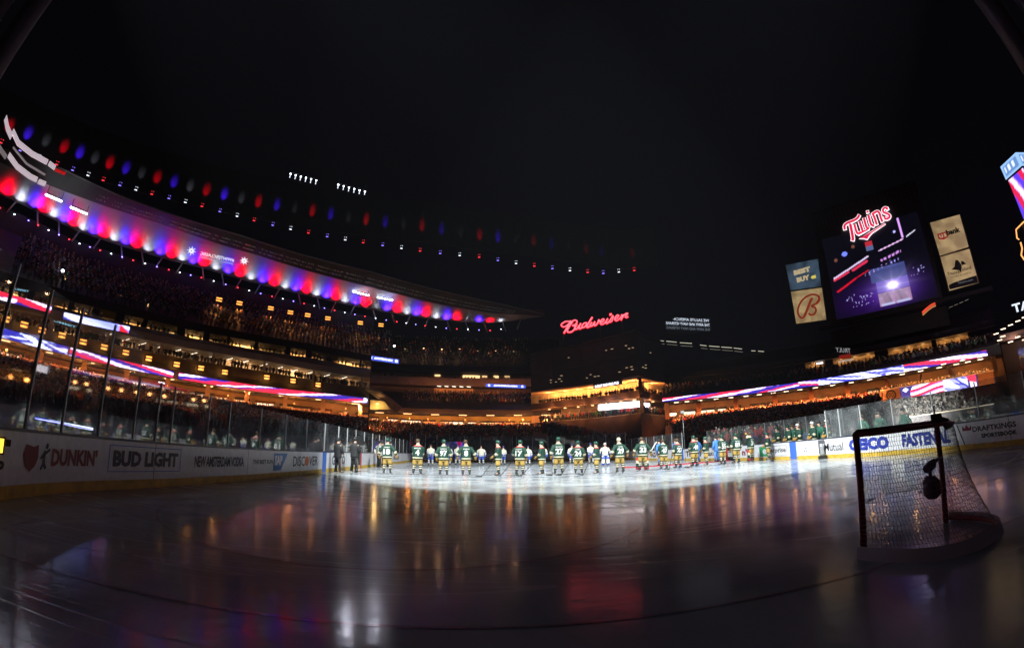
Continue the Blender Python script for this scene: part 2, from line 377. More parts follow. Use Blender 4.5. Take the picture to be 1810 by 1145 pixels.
# yellow lamp and emblem right at the left end of the view
YL = mat('yellow_lamp', (.9, .5, .05), .4, emit=(1, .62, .05), es=2.2, sample=True)
t = empty('corner_lamp', edge(5.08, -1, -.05, .8), label='small glowing yellow lamp on the left corner boards', cat='lamp')
bm = bmesh.new(); c = edge(5.06, -1, -.05, .80); tube(bm, [c+Vector((0, 0, -.1)), c+Vector((0, 0, .1))], .045, n=12); obj('bulb', bm, YL, t)
bm = bmesh.new(); box(bm, edge(5.06, -1, -.03, .80), (.03, .16, .26), rz=-.38); box(bm, edge(5.30, -1, -.03, .84), (.04, .08, .10), rz=-.38); obj('housing', bm, BLK, t)
ad('P', 5.1, 5.3, .36, .58, -1, INKB, LB, bold=.05)
# right side adverts (bench side)
adshape([(26.3, .25), (26.3, .86), (25.2, .86), (25.2, .25)], 1, mat('ink_green', (.02, .3, .1), .5), RB)
ad('e', 25.95, 25.5, .38, .72, 1, BWHITE, RB, off=-.016, bold=.05)
ad('erprise', 25.1, 23.55, .38, .74, 1, INKB, RB, bold=.015)
for z0, z1, a, b in ((.25, .262, 23.45, 26.3), (.86, .872, 23.45, 26.3), (.25, .872, 23.44, 23.46)): wall_strip('advert_border', 1, a, b, z0, z1, -.012, -.010, INKB, RB, step=3)
for i, (s, z) in enumerate(((21.75, .6), (21.6, .6), (21.83, .47), (21.68, .47), (21.53, .47))):
    adshape([(s+.05*math.cos(a), z+.035*math.sin(a)) for a in frange(0, 2*math.pi, 10)[:-1]], 1, INKB, RB)
ad('ssMutual', 20.6, 18.75, .38, .80, 1, INKB, RB, bold=.01)
ad('GEICO', 18.35, 15.75, .30, .90, 1, mat('ink_geico_blue', (.03, .05, .36), .5), RB, bold=.07)
ad('FASTENAL', 15.0, 12.5, .32, .88, 1, mat('ink_fast_blue', (.02, .035, .22), .5), RB, bold=.06)
ad('DRAFTKINGS', 11.45, 9.62, .64, .84, 1, INKB, RB, bold=.03); ad('SPORTSBOOK', 11.1, 9.62, .38, .54, 1, INKB, RB, bold=.05)
adshape([(11.9, .72), (11.9, .92), (11.78, .8), (11.7, .96), (11.6, .8), (11.48, .92), (11.5, .72)], 1, INKR, RB)
adshape([(12.15, .99), (12.1, .99), (11.85, .2), (11.9, .2)], 1, SEAM, RB)
ad('lexus', 33.5, 31.9, .4, .8, 1, INK, RB); ad("n'", 28.4, 27.8, .35, .8, 1, INKR, RB, bold=.04)
ad('TRULY', 37.3, 34.2, .35, .85, 1, INKB, RB, bold=.03); ad('ADVENT', 45.5, 41.5, .35, .8, 1, INK, RB, bold=.03)

# glass
GL = MATS['glass']
def screen(side, stops, label, tops, cuts=(), off=.05, base=1.075, postw=.05, pm=STEEL):
    t = empty('glass_screen', edge(stops[0], side, off), label=label, cat='rink glass')
    for a, b in zip(stops, stops[1:]):
        if any(c0 <= a < c1 for c0, c1 in cuts): continue
        h = tops(a+.01)
        wall_strip('glass_pane', side, a+postw/2+.01, b-postw/2-.01, base, h, off, off+.012, GL, t, step=.7)
    for s in stops:
        if any(c0 < s < c1 for c0, c1 in cuts): continue
        wall_strip('stanchion', side, s-postw/2, s+postw/2, base, max(tops(s), tops(s-.05)), off-.02, off+.03, pm, t)
    return t
LST = [-9, -7.5, -6, -4.4, -3, -1.6, -.2, 1.0, 2.2, 3.4, 4.7, 5.85, 6.9, 8.0, 9.1, 9.9, 10.5, 12.2, 13.4, 15.6, 17.9, 20.3, 22.9, 25.3, 27.1, 29.1, 31.4, 34, 36.5, 39, 41.5, 44, 46.5, 49, 51.5, 53.5, 55.5, 57.5, 59.5, 61.5, 63.5, 65.7, 67.8, 70]
screen(-1, LST, 'clear plexiglass panes with thin posts standing on the left boards', lambda s: 3.38 if s < 9.0 or s > 52 else 2.48, pm=mat('stanchion_pale', (.60, .60, .63), .5), postw=.032)
RST = [-9, -7, -5, -3, -1, 1, 3, 5, 7, 9.1, 11.1, 13.2, 15.4, 17.4, 18.9, 19.9, 38, 40.2, 42.4, 44.6, 46.8, 49, 51.5, 53.5, 55.5, 57.5, 59.5, 61.5, 63.5, 65.7, 67.8, 70]
screen(1, RST, 'clear plexiglass panes with thin posts standing on the right boards', lambda s: 3.38 if s < 9.0 or s > 52 else 2.5, cuts=((19.9, 37.9),), pm=mat('stanchion_pale', (.60, .60, .63), .5), postw=.032)
screen(1, [19.9, 22.2, 24.5, 26.8, 29.1, 31.4, 33.7, 36, 38], 'low glass pane row behind the players bench', lambda s: 2.55, off=2.6, base=.3, pm=ALU)
bm = bmesh.new(); wb = []
for z in (1.0,): box(bm, (14.3, 19.9, 1.8), (2.6, .012, 1.4))
t = empty('bench_end_glass', (14.3, 19.9, 0), label='clear pane with white posts closing the near end of the players bench', cat='glass pane'); obj('glass_pane', bm, GL, t)
for x in (13.05, 14.25, 15.5):
    bm = bmesh.new(); box(bm, (x, 19.9, 1.3), (.06, .06, 2.5)); obj('post', bm, ALU, t)
# players bench
t = empty('players_bench', (14, 29, 0), label='long white players bench behind the right boards', cat='bench')
WPL = mat('white_plastic', (.72, .72, .72), .4)
bm = bmesh.new(); box(bm, (14.25, 28.9, .1), (2.2, 17.6, .2)); obj('floor_deck', bm, DARKC, t)
bm = bmesh.new(); box(bm, (14.9, 28.9, .62), (.4, 17.2, .06)); box(bm, (14.9, 28.9, .4), (.3, 17.0, .4)); obj('seat', bm, WPL, t)
bm = bmesh.new(); box(bm, (13.3, 28.9, .98), (.24, 17.4, .05)); obj('shelf', bm, WPL, t)
bm = bmesh.new(); box(bm, (12.93, 20.35, .62), (.05, .5, .75)); obj('gate', bm, GREY, t)
# trophy like silver stand at the bench opening
t = empty('silver_stand', (12.7, 20.1, 0), label='small silver stand on the ice by the bench gate', cat='stand')
bm = bmesh.new(); tube(bm, [(12.7, 20.1, .17), (12.7, 20.1, .4), (12.7, 20.1, .62), (12.7, 20.1, .8)], [.14, .1, .13, .15], n=14); obj('bowl', bm, ALU, t)
bm = bmesh.new(); box(bm, (12.7, 20.1, .085), (.34, .34, .17)); obj('base', bm, BLK, t)

# goal
GP0 = Vector((-1.64, 3.74, 0)); GU = (Vector((0.18, 4.06, 0))-GP0).normalized(); GB = Vector((GU.y, -GU.x, 0))   # GB = backwards
GC = GP0+GU*.915
goal = empty('hockey_goal', GC, label='dark red hockey goal with white netting on the near right ice, seen from behind', cat='goal')
def G(x, y, z): return GC+GU*x+GB*y+Vector((0, 0, z))
RED = mat('goal_red', (.26, .02, .03), .4); NETW = mat('net_white', (.36, .34, .37), .8); PADW = mat('pad_white', (.60, .56, .64), .7)
for sx in (-1, 1):
    bm = bmesh.new(); tube(bm, [G(sx*.915, 0, 0), G(sx*.915, 0, 1.22)], .034, n=12); obj('goal_post', bm, RED, goal)
def arc3(x0, dep, z, n=30, e=2.6):
    r = []
    for i in range(n+1):
        a = math.pi*i/n; c, s = math.cos(a), math.sin(a)
        r.append((-x0*math.copysign(abs(c)**(2/e), c), dep*abs(s)**(2/e), z))
    return r
bm = bmesh.new(); tube(bm, [G(-.915, 0, 1.17), G(-.90, 0, 1.205), G(-.87, 0, 1.22), G(.87, 0, 1.22), G(.90, 0, 1.205), G(.915, 0, 1.17)], .04, n=12); obj('crossbar', bm, RED, goal)
bm = bmesh.new(); tube(bm, [G(*p) for p in arc3(.90, .42, 1.20)], .022, n=8); obj('top_frame', bm, RED, goal)
bm = bmesh.new(); tube(bm, [G(*p) for p in arc3(.98, .86, .06)], .03, n=8); obj('base_frame', bm, RED, goal)
bm = bmesh.new(); tube(bm, [G(0, .02, 1.22), G(0, .5, 1.2)], .018, n=8); obj('centre_bar', bm, RED, goal)
bm = bmesh.new(); a1 = arc3(1.04, .92, 0, 40); a2 = arc3(1.02, .88, .125, 40); ribbon(bm, [G(*p) for p in a1], [G(*p) for p in a2]); obj('skirt_pad', bm, PADW, goal, smooth=True)
NU, NV = 64, 26
def netp(u, v):
    b = arc3(.98, .86, .06, NU); tt = arc3(.90, .42, 1.19, NU); p, q = Vector(b[u]), Vector(tt[u]); f = v/NV
    r = p.lerp(q, f); r.y -= .10*math.sin(math.pi*f)*math.sin(math.pi*u/NU); r.x += .012*math.sin(v*2.1+u*.7); return r
NP = [[netp(u, v) for v in range(NV+1)] for u in range(NU+1)]
bm = bmesh.new()
for u in range(NU):
    for v in range(NV):
        # honeycomb cell walls
        if (u+v) % 2 == 0: tube(bm, [G(*NP[u][v]), G(*NP[u][v+1])], .0025, n=3, caps=False)
        if (u+v) % 2 == 1: tube(bm, [G(*NP[u][v]), G(*NP[u][v+1])], .0018, n=3, caps=False)
        tube(bm, [G(*NP[u][v]), G(*NP[u+1][v])], .0022, n=3, caps=False)
for u in range(0, NU+1, 1):   # roof netting
    p = Vector(arc3(.90, .42, 1.195, NU)[u]); tube(bm, [G(*p), G(p.x, 0, 1.2)], .0022, n=3, caps=False)
for k in range(1, 9):
    y = k*.046; tube(bm, [G(-.88, y, 1.198), G(.88, y, 1.198)], .0022, n=3, caps=False)
o = obj('net', bm, NETW, goal)
t = tag(empty('goal_camera', G(.86, .1, 1.24)), 'dark camera and bottle holder strapped on top of the goal', 'camera')
bm = bmesh.new(); box(bm, G(.84, .05, 1.29), (.13, .1, .08), rz=.3); tube(bm, [G(.88, .05, 1.26), G(.98, .1, 1.21), G(1.01, .12, 1.14)], [.045, .06, .055], n=12); obj('body', bm, mat('rubber_black', (.012, .02, .012), .6), t)
bm = bmesh.new(); tube(bm, [G(.82, .05, 1.33), G(.80, .05, 1.42)], .008, n=6); obj('antenna', bm, BLK, t)
t = tag(empty('net_camera', G(.38, .12, .6)), 'dark round camera pod hanging inside the goal net', 'camera')
PODM = mat('pod_purple', (.13, .08, .13), .5)
bm = bmesh.new(); tube(bm, [G(.36, .12, .38), G(.36, .12, .43), G(.36, .12, .58), G(.36, .12, .64)], [.05, .10, .10, .05], n=14); obj('pod', bm, PODM, t)
bm = bmesh.new(); tube(bm, [G(.28, .12, .72), G(.42, .12, .76), G(.52, .10, .79), G(.88, .04, .80)], [.05, .055, .03, .012], n=10); tube(bm, [G(.36, .12, .64), G(.36, .12, .73)], .02, n=6); obj('bracket', bm, PODM, t)
# steel posts of the near end glass beside the camera
for az, nm in ((-66.2, 'left'), (76.0, 'right')):
    p = pol(az, 1.05, 0); bm = bmesh.new(); tube(bm, [(p.x, p.y, .9), (p.x, p.y, 3.4)], .022, n=10); tube(bm, [pol(az+(3.2 if az > 0 else -3.0), 1.05, .9), pol(az+(3.2 if az > 0 else -3.0), 1.05, 3.4)], .014, n=10)
    tag(obj('camera_side_post', bm, mat('post_dark', (.10, .09, .11), .4)), 'thin dark twin post of the near glass at the upper %s corner of the photo' % nm, 'post')

# ------------------------------------------------------------------ LED pictures
def hsh(x): return (math.sin(x*127.1)*43758.5453) % 1.0
def n1(x):
    i = math.floor(x); f = x-i; f = f*f*(3-2*f); return hsh(i)*(1-f)+hsh(i+1)*f
def flagcol(u, v):
    """waving red-white-blue picture; u metres, v 0..1"""
    seg = (u*.017+n1(u*.03+3)*.9) % 1.0
    s = u-9*v*(1 if math.sin(u*.045+1) > 0 else -1)          # shallow slanting streaks
    if seg < .36:   # stars on blue
        b = n1(s*.55+3)*.6+n1(u*.9+5*v)*.6
        q = abs(((u*.11+v*.35) % 1.0)-.5)
        if q < .10: return (1.1, 1.25, 1.9)
        k = max(0, min(1, (b-.66)*6)); return (.03+1.0*k, .03+1.05*k, .38+1.4*k)
    k = (s*.075+.45*n1(s*.17)+.12*n1(u*.6+3*v)) % 1.0
    g = .75+.35*n1(u*.35+v)
    if k < .34: return (.85*g, .02, .06)
    if k < .40: return (.45, .05, .25)
    if k < .62: return (1.35*g, 1.25*g, 1.75*g)
    if k < .70: return (.45, .2, .9)
    return (.03, .02, .28)
RIB = screen_mat('led_ribbon', 2.1)
FLC = {'red': (1.0, .0, .012), 'blue': (.06, .012, 1.0), 'white': (.75, .78, .95)}
def ribbon_screen(name, a0, a1, df, zf0, zf1, label, group='LED ribbon screens on the stands', seed=0., n=None, back=None, fn=None):
    azs = frange(a0, a1, n or max(8, int(abs(a1-a0)*6)))
    t = empty(name, pol((a0+a1)/2, df((a0+a1)/2), zf0((a0+a1)/2)), label=label, cat='LED screen', group=group)
    g = [[pol(a, df(a), zf0(a)+(zf1(a)-zf0(a))*j/8) for j in range(9)] for a in azs]
    arc = [0]
    for i in range(1, len(g)): arc.append(arc[-1]+(g[i][0]-g[i-1][0]).length)
    picture('led_panel', g, fn or (lambda u, v: flagcol(seed+arc[round(u*(len(g)-1))], v)), RIB, t)
    swept('casing', azs, lambda a: [(df(a)+.03, zf0(a)-.06), (df(a)+.35, zf0(a)-.06), (df(a)+.35, zf1(a)+.06), (df(a)+.03, zf1(a)+.06)], BLK, t)
    return t

# ------------------------------------------------------------------ left grandstand
D0 = tab([(-75, 68), (-55.6, 72), (-48.4, 76.2), (-42.2, 79.5), (-36.9, 81.8), (-26.9, 87), (-18.9, 88.5), (-13.4, 93)])
F = tab([(-70, 6.2), (-55, 6.0), (-47, 5.8), (-36.4, 5.1), (-29, 4.9), (-16.9, 4.3), (-13, 4.2)])
Hh = tab([(-70, 9.9), (-45, 9.75), (-40, 9.6), (-31, 9.45), (-25, 9.2), (-17.2, 8.6), (-13, 8.4)])
Gg = tab([(-70, 12.1), (-48, 12.0), (-41, 11.9), (-27.5, 11.5), (-20.3, 11.2), (-14.5, 10.6), (-12, 10.4)])
BB = tab([(-70, 20.9), (-56.2, 20.1), (-50.6, 19.5), (-44.7, 19.35), (-35.5, 19.2), (-22.2, 18.2), (-12.8, 17.3), (-4.4, 16.6), (1.9, 16.4), (9.2, 17.25)])
CC = tab([(-70, 23.4), (-55.5, 22.9), (-42.4, 22.9), (-29.3, 22.0), (-14.2, 20.2), (-4.5, 18.6), (2, 17.7), (9.2, 17.3)])
AA = tab([(-70, 25.4), (-56, 24.9), (-47.6, 24.3), (-32.5, 23.8), (-14.4, 22.0), (2.8, 18.9), (9.2, 17.4)])
D1 = tab([(-14, 112), (0, 113), (10, 108)])
D0x = tab([(-75, 68), (-55.6, 72), (-48.4, 76.2), (-42.2, 79.5), (-36.9, 81.8), (-26.9, 87), (-18.9, 88.5), (-13.4, 93), (0, 100), (10, 104)])
LA, LB_ = -68, -13.4
az_l = frange(LA, LB_, 56)
zb = lambda a: zel(D0(a)-3, F(a))-1.8
LS = tag(empty('grandstand', pol(-38, 84, 0)), 'dark three tier grandstand curving along the whole left side under the lit canopy', 'grandstand')
swept('lower_seating', az_l, lambda a: [(34, -.05), (34, .6), (D0(a)-3, zb(a)), (D0(a)+7, zb(a)), (D0(a)+7, -.05)], DARKC, LS)
swept('concourse_wall', az_l, lambda a: [(D0(a)+7.01, 0), (D0(a)+7.01, 10.4), (D0(a)+7.5, 10.4), (D0(a)+7.5, 0)], TAN, LS)
swept('second_deck', az_l, lambda a: [(D0(a), 10.4), (D0(a), 11.75), (D0(a)+3.4, 11.9), (D0(a)+9, 11.9), (D0(a)+9, 10.42)], CONC, LS)
zh0 = lambda a: zel(D0(a)+3.4, Hh(a)-.75)
zh1 = lambda a: zel(D0(a)+3.4, Hh(a)+.5)
OLIVE = mat('olive_panel', (.09, .085, .06), .6, noise=.3, nscale=.5)
swept('suite_front', az_l, lambda a: [(D0(a)+3.4, 11.92), (D0(a)+3.4, zh0(a)), (D0(a)+4.2, zh0(a)+.02), (D0(a)+9.4, zh0(a)+.02), (D0(a)+9.4, 11.92)], OLIVE, LS)
swept('suite_wall', az_l, lambda a: [(D0(a)+9.42, 11.9), (D0(a)+9.42, zh1(a)+.5), (D0(a)+9.8, zh1(a)+.5), (D0(a)+9.8, 11.9)], CONC, LS)
zg0 = lambda a: zel(D0(a)+6, Gg(a)-.5)
zg1 = lambda a: zel(D0(a)+6, Gg(a)+.42)
swept('suite_ceiling', az_l, lambda a: [(D0(a)+3.4, zh1(a)), (D0(a)+9.8, zh1(a)+.1), (D0(a)+12, zg0(a)-.05), (D0(a)+6, zg0(a)), (D0(a)+3.6, zh1(a)+1.2)], CONC, LS)
swept('club_wall', az_l, lambda a: [(D0(a)+12.02, zg0(a)-.5), (D0(a)+12.02, zg1(a)+.3), (D0(a)+12.4, zg1(a)+.3), (D0(a)+12.4, zg0(a)-.5)], TAN, LS)
zu = lambda a: zel(D0(a)+20, BB(a)-2.9)
swept('upper_seating', az_l, lambda a: [(D0(a)+6, zg1(a)), (D0(a)+6, zg1(a)+1.4), (D0(a)+20, zu(a)), (D0(a)+21, zu(a)), (D0(a)+13, zg1(a))], DARKC, LS)
swept('upper_wall', az_l, lambda a: [(D0(a)+21.02, zu(a)-1), (D0(a)+21.02, zel(D0(a)+21, BB(a)-.9)), (D0(a)+21.4, zel(D0(a)+21, BB(a)-.9)), (D0(a)+21.4, zu(a)-1)], DARKC, LS)
for k, a in enumerate(frange(LA+3, LB_-1, 11)):
    bm = bmesh.new(); p = pol(a, D0(a)+1.2, (zb(a)+10.4)/2); box(bm, p, (.8, .8, 10.38-zb(a)), rz=-R(a)); obj('column', bm, TAN, LS)
for k, a in enumerate(frange(LA+5, LB_-1, 16)):
    if k % 2: continue
    p = pol(a, D0(a)+4.2, (zh0(a)+zh1(a))/2); bm = bmesh.new(); box(bm, p, (.5, .5, zh1(a)-zh0(a)-.02), rz=-R(a)); obj('column', bm, CONC, LS)
# canopy
zB = lambda a: zel(D0x(a)+20, BB(a)); zC = lambda a: zel(D0x(a)+9, CC(a)); zA = lambda a: zel(D0x(a)+5, AA(a))
CANM = mat('canopy_panel', (.5, .48, .5), .45, noise=.08, nscale=.3); CANF = mat('canopy_fascia', (.10, .09, .09), .6)
az_c = frange(-68, 9.2, 78)
CN = tag(empty('canopy', pol(-25, 100, 36)), 'long curved stadium canopy whose underside glows red, white and blue', 'canopy')
def can_prof(a):
    b, c_, t_ = (D0x(a)+20, zB(a)), (D0x(a)+9, zC(a)), .05+.45*min(1, (9.2-a)/20)
    return [b, c_, (c_[0], c_[1]+t_), (b[0], b[1]+t_)]
swept('soffit', az_c, can_prof, CANM, CN)
swept('front_fascia', az_c, lambda a: [(D0x(a)+8.98, zC(a)-.02), (D0x(a)+5, max(zA(a), zC(a)+.06)), (D0x(a)+5, max(zA(a), zC(a)+.06)+.25), (D0x(a)+8.98, max(zA(a), zC(a)+.06)+.3)], CANF, CN)
swept('front_lip', az_c, lambda a: [(D0x(a)+4.9, zA(a)), (D0x(a)+4.7, zA(a)+.05), (D0x(a)+4.7, zA(a)+.2), (D0x(a)+4.9, zA(a)+.3)], mat('lip_metal', (.30, .28, .27), .5), CN)
# perforations in the fascia read as rows of dots, with faint painted glow
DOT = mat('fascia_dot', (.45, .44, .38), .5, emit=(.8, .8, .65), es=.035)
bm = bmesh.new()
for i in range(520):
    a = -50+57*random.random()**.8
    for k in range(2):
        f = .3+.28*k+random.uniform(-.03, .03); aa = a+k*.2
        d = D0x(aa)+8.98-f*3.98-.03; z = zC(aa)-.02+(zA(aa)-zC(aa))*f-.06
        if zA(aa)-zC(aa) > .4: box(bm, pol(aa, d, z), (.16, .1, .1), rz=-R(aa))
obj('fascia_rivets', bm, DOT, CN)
STRUT = mat('strut_paint', (.5, .48, .5), .5)
for a in frange(-58, 6, 26):
    bm = bmesh.new(); p = pol(a, D0x(a)+19.3, zB(a)-.15); q = pol(a+(.5 if int(a) % 2 else -.5), D0x(a)+21, zel(D0x(a)+21, BB(a)-1.25)); tube(bm, [p, q], .16, n=6); obj('strut', bm, STRUT, CN)
# canopy uplights: reds at every third place
reds = [-64.4, -60.8, -57.9, -55.4, -52.0, -49.3, -46.7, -42.9, -39.0, -36.2, -32.4, -28.7, -25.1, -21.6, -18.0, -14.4, -10.7, -6.9, -3.6, .6, 3.6]
def px_az(x):  # picture x of a lamp below the canopy edge to azimuth, from the survey
    return XA(x)
XA = tab([(0, -61.6), (24, -59.3), (56, -56.2), (140, -50.6), (229, -44.7), (363, -35.5), (546, -22.2), (671, -12.8), (783, -4.4), (867, 1.9), (962, 9.1)])
redx = [24, 74, 128, 182, 240, 302, 360, 423, 483, 540, 593, 646, 702, 752, 808, 867, 925]
seq = []
for x0, x1 in zip(redx, redx[1:]):
    seq += [(x0, 'red'), (x0+(x1-x0)/3, 'white'), (x0+(x1-x0)*2/3, 'blue')]
seq += [(925, 'red')]
LMAT = {k: mat('lamp_'+k, c, .4, emit=c, es=e) for (k, c), e in zip({'red': (1, .03, .05), 'blue': (.25, .18, 1), 'white': (.8, .88, 1)}.items(), (7, 9, 7))}
LDIM = {k: mat('dim_lamp_'+k, c, .4, emit=c, es=2.2) for k, c in {'red': (1, .03, .05), 'blue': (.25, .18, 1), 'white': (.8, .88, 1)}.items()}
def fixture(kind, a, d, z, target, color, label, group, e, size, second=False):
    p = pol(a, d, z); t = tag(empty(kind, p), label, 'light', group)
    bm = bmesh.new(); tube(bm, [p+Vector((0, 0, -.32)), p+Vector((0, 0, -.02))], .16, n=8); obj('housing', bm, BLK, t)
    bm = bmesh.new()
    if second:
        box(bm, p, (.34, .12, .06), rz=-R(a)-.15); b2 = bmesh.new(); box(b2, p+Vector((0, 0, -.42)), (.34, .12, .06), rz=-R(a)-.15); obj('lens', b2, LDIM[color], t)
    else: tube(bm, [p+Vector((0, 0, -.02)), p+Vector((0, 0, .14))], [.15, .12], n=10)
    obj('lens', bm, (LDIM if second else LMAT)[color], t)
    q = pol(a, d, z+.25); l = lamp('SPOT', 'spot_lamp', q, e, FLC[color], target, size, 1.0, .12); l.parent = t; l.matrix_parent_inverse = Matrix.Translation(-t.location)
    return t
ezz = {'red': 1.25, 'blue': 1.2, 'white': .24}
for x, c in seq:
    if x > 905: continue
    a = XA(x); dB = D0x(a)+20
    sc = min(1, max(.25, (zC(a)-zB(a)+6)/8))
    fixture('canopy_uplight', a, dB+.25, zB(a)-2.1, pol(a, dB-2.7, zB(a)+.3), c, '%s spotlight under the canopy edge washing a %s cone up its soffit' % (c, c), c+' spotlights under the canopy', 2700*ezz[c], R(52))
# banks of white floodlights on the canopy
WL = mat('flood_white', (.9, .95, 1), .4, emit=(.8, .88, 1), es=14)
def bank(name, pts, label, size=.22, e=0, tgt=(0, 25, 0), double=0, light=None):
    t = tag(empty(name, pts[0]), label, 'floodlights')
    mid = sum(pts, Vector())/len(pts)
    for p in pts:
        bm = bmesh.new(); bmesh.ops.create_icosphere(bm, subdivisions=1, radius=size, matrix=Matrix.Translation(p)); obj('floodlight_lamp', bm, WL, t)
        if double:  # glowing stubs imitate glints under the reflected lamps
            bm = bmesh.new(); tube(bm, [p+Vector((0, 0, -.25)), p+Vector((0, 0, -double))], [.07, .12], n=6); obj('lamp_glint', bm, mat('glint_white', (.5, .5, .5), .4, emit=(.8, .85, 1), es=1.2), t)
    bm = bmesh.new(); tube(bm, [pts[0]+Vector((0, 0, .4)), pts[-1]+Vector((0, 0, .4))], .07, n=6)
    for p in (pts[0], pts[-1]): tube(bm, [p+Vector((0, 0, .4)), p+Vector((0, 0, 1.6))], .05, n=6)
    obj('support_bar', bm, BLK, t)
    if e:
        l = lamp('SPOT', 'flood_beam', mid+Vector((0, 0, -.3)), e, (.85, .86, 1.0), tgt, R(70), .8, .5); l.parent = t; l.matrix_parent_inverse = Matrix.Translation(-t.location)
    return t
def elrow(p0, p1, n, d): return [pe(p0[0]+(p1[0]-p0[0])*i/(n-1), p0[1]+(p1[1]-p0[1])*i/(n-1), d) for i in range(n)]
bank('floodlight_bank', elrow((-55.3, 21.9), (-53.6, 21.85), 7, 80), 'left bank of the two white floodlight rows at the far left canopy', e=1500, size=.2)
bank('floodlight_bank', elrow((-52.3, 21.6), (-50.5, 21.5), 7, 82), 'right bank of the two white floodlight rows at the far left canopy', e=1500, size=.2)
bank('floodlight_bank', elrow((-16.5, 19.4), (-14.5, 19.15), 7, 103), 'left bank of the two white floodlight rows near the canopy end', e=1500, size=.2)
bank('floodlight_bank', elrow((-13.2, 19.0), (-11.3, 18.8), 7, 105), 'right bank of the two white floodlight rows near the canopy end', e=1500, size=.2)
bank('floodlight_bank', elrow((-27.5, 32.2), (-23.8, 32.1), 6, 84), 'left group of made-up white lamps imitating a glass reflection above the canopy', size=.16, double=.9)  # lamps built in place of floodlights reflected in the glass
bank('floodlight_bank', elrow((-20.6, 32.1), (-16.7, 31.8), 6, 84), 'right group of made-up white lamps imitating a glass reflection above the canopy', size=.16, double=.9)
# mirrored lettering over the soffit, built in place of a sign's reflection
WHL = mat('white_led_text', (.8, .8, .9), .4, emit=(.85, .86, 1), es=2.6)
def arc_fn(a0, el0, d, slope=0.0):
    return lambda x, y: pol(a0+math.degrees(x/d), d, zel(d, el0)+x*slope+y)
def flake(name, fn, r, m, parent):
    L = []
    for k in range(8):
        a = k*math.pi/4; c, s = math.cos(a), math.sin(a); L.append([(c*r*.2, s*r*.2), (c*r, s*r)])
        for q in (.5,): L.append([(c*r*q-s*r*.18, s*r*q+c*r*.18), (c*r*(q-.2), s*r*(q-.2)), (c*r*q+s*r*.18, s*r*q-c*r*.18)])
    return strokes(name, L, r*.12, fn, m, parent, n=2)
t = tag(empty('lit_sign', pe(-34.5, 20.6, 92)), 'mirrored white winter hashtag and snowflakes imitating a reflected sign under the canopy', 'sign')
d = 92
SOFT = mat('reflected_led_text', (.6, .6, .7), .4, emit=(.85, .86, 1), es=1.5)
lettering('letters', '#WINTERCLASSIC', arc_fn(-34.35, 20.65, d, .006), 6.8, .7, SOFT, t, bold=.0, mirror=True, cut=2)
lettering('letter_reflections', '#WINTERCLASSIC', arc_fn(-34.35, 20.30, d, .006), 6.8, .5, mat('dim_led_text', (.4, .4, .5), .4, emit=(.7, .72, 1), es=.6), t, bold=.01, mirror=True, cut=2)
flake('snowflake', arc_fn(-37.6, 20.85, d), .85, SOFT, t); flake('snowflake', arc_fn(-31.0, 21.05, d), .85, SOFT, t)

# made-up dark band and lamps imitating canopy lights reflected in the glass
GE = tab([(-66, 26.0), (-55.5, 26.7), (-38.5, 27.6), (-23.5, 28.2), (-8.1, 28.2), (7.9, 26.7), (15.3, 25.3), (20, 24.3)])
GL2 = tab([(-66, 24.9), (-50.6, 25.6), (-38.2, 26.3), (-31.1, 26.2), (-13, 25.8), (.5, 25.1), (17, 22.6)])
SCR = mat('reflection_backdrop_dark', (.035, .035, .035), .95, spec=0)
swept('reflection_backdrop', frange(-66, 25, 64), lambda a: [(66, zel(66, GE(a)-1.75)), (66.2, zel(66, GE(a)-1.75)), (66.2, zel(66, GE(a)+3.2)), (66, zel(66, GE(a)+3.2))], SCR)
tag(bpy.data.objects['reflection_backdrop'], 'made-up dark band carrying red and blue light in place of glass reflections', 'backdrop for reflections')
GX = tab([(10, -64.5), (112, -55.5), (353, -38.5), (551, -23.5), (745, -8.1), (942, 7.9), (1036, 15.3), (1100, 20), (1140, 23)])
gred = [40, 112, 190, 274, 363, 454, 551, 646, 746, 848, 943, 1036]
gs = [(-10, 'red'), (10, 'blue')]
for x0, x1 in zip(gred, gred[1:]): gs += [(x0, 'red'), (x0+(x1-x0)*.34, 'blue'), (x0+(x1-x0)*.67, 'white')]
gs += [(1036, 'red'), (1065, 'blue'), (1094, 'white'), (1122, 'red')]
for i, (x, c) in enumerate(gs):
    a = GX(x+62); ab = GX(x)
    eb = {'red': 8500, 'blue': 11000, 'white': 650}[c]*(.6+.5*hsh(i*3.7))
    if abs(x-882) < 8: eb *= 1.9
    d = 64.2; p = pol(ab+ (GX(x+60)-GX(x))*.0, d, zel(d, GL2(ab)))
    fixture('reflection_uplight', ab, d, zel(d, GL2(ab)), pol(ab, 66, zel(66, GE(ab)+.2)), c, 'added twin %s lamp below the made-up band, imitating a glass reflection' % c, c+' twin lamps imitating glass reflections', eb*max(.05, min(1, (20-ab)/34)), R(max(8.5, min(22, 26*1.25/(GE(ab)-GL2(ab)+.2)))), second=True)  # lamps added in place of reflections of the canopy lights
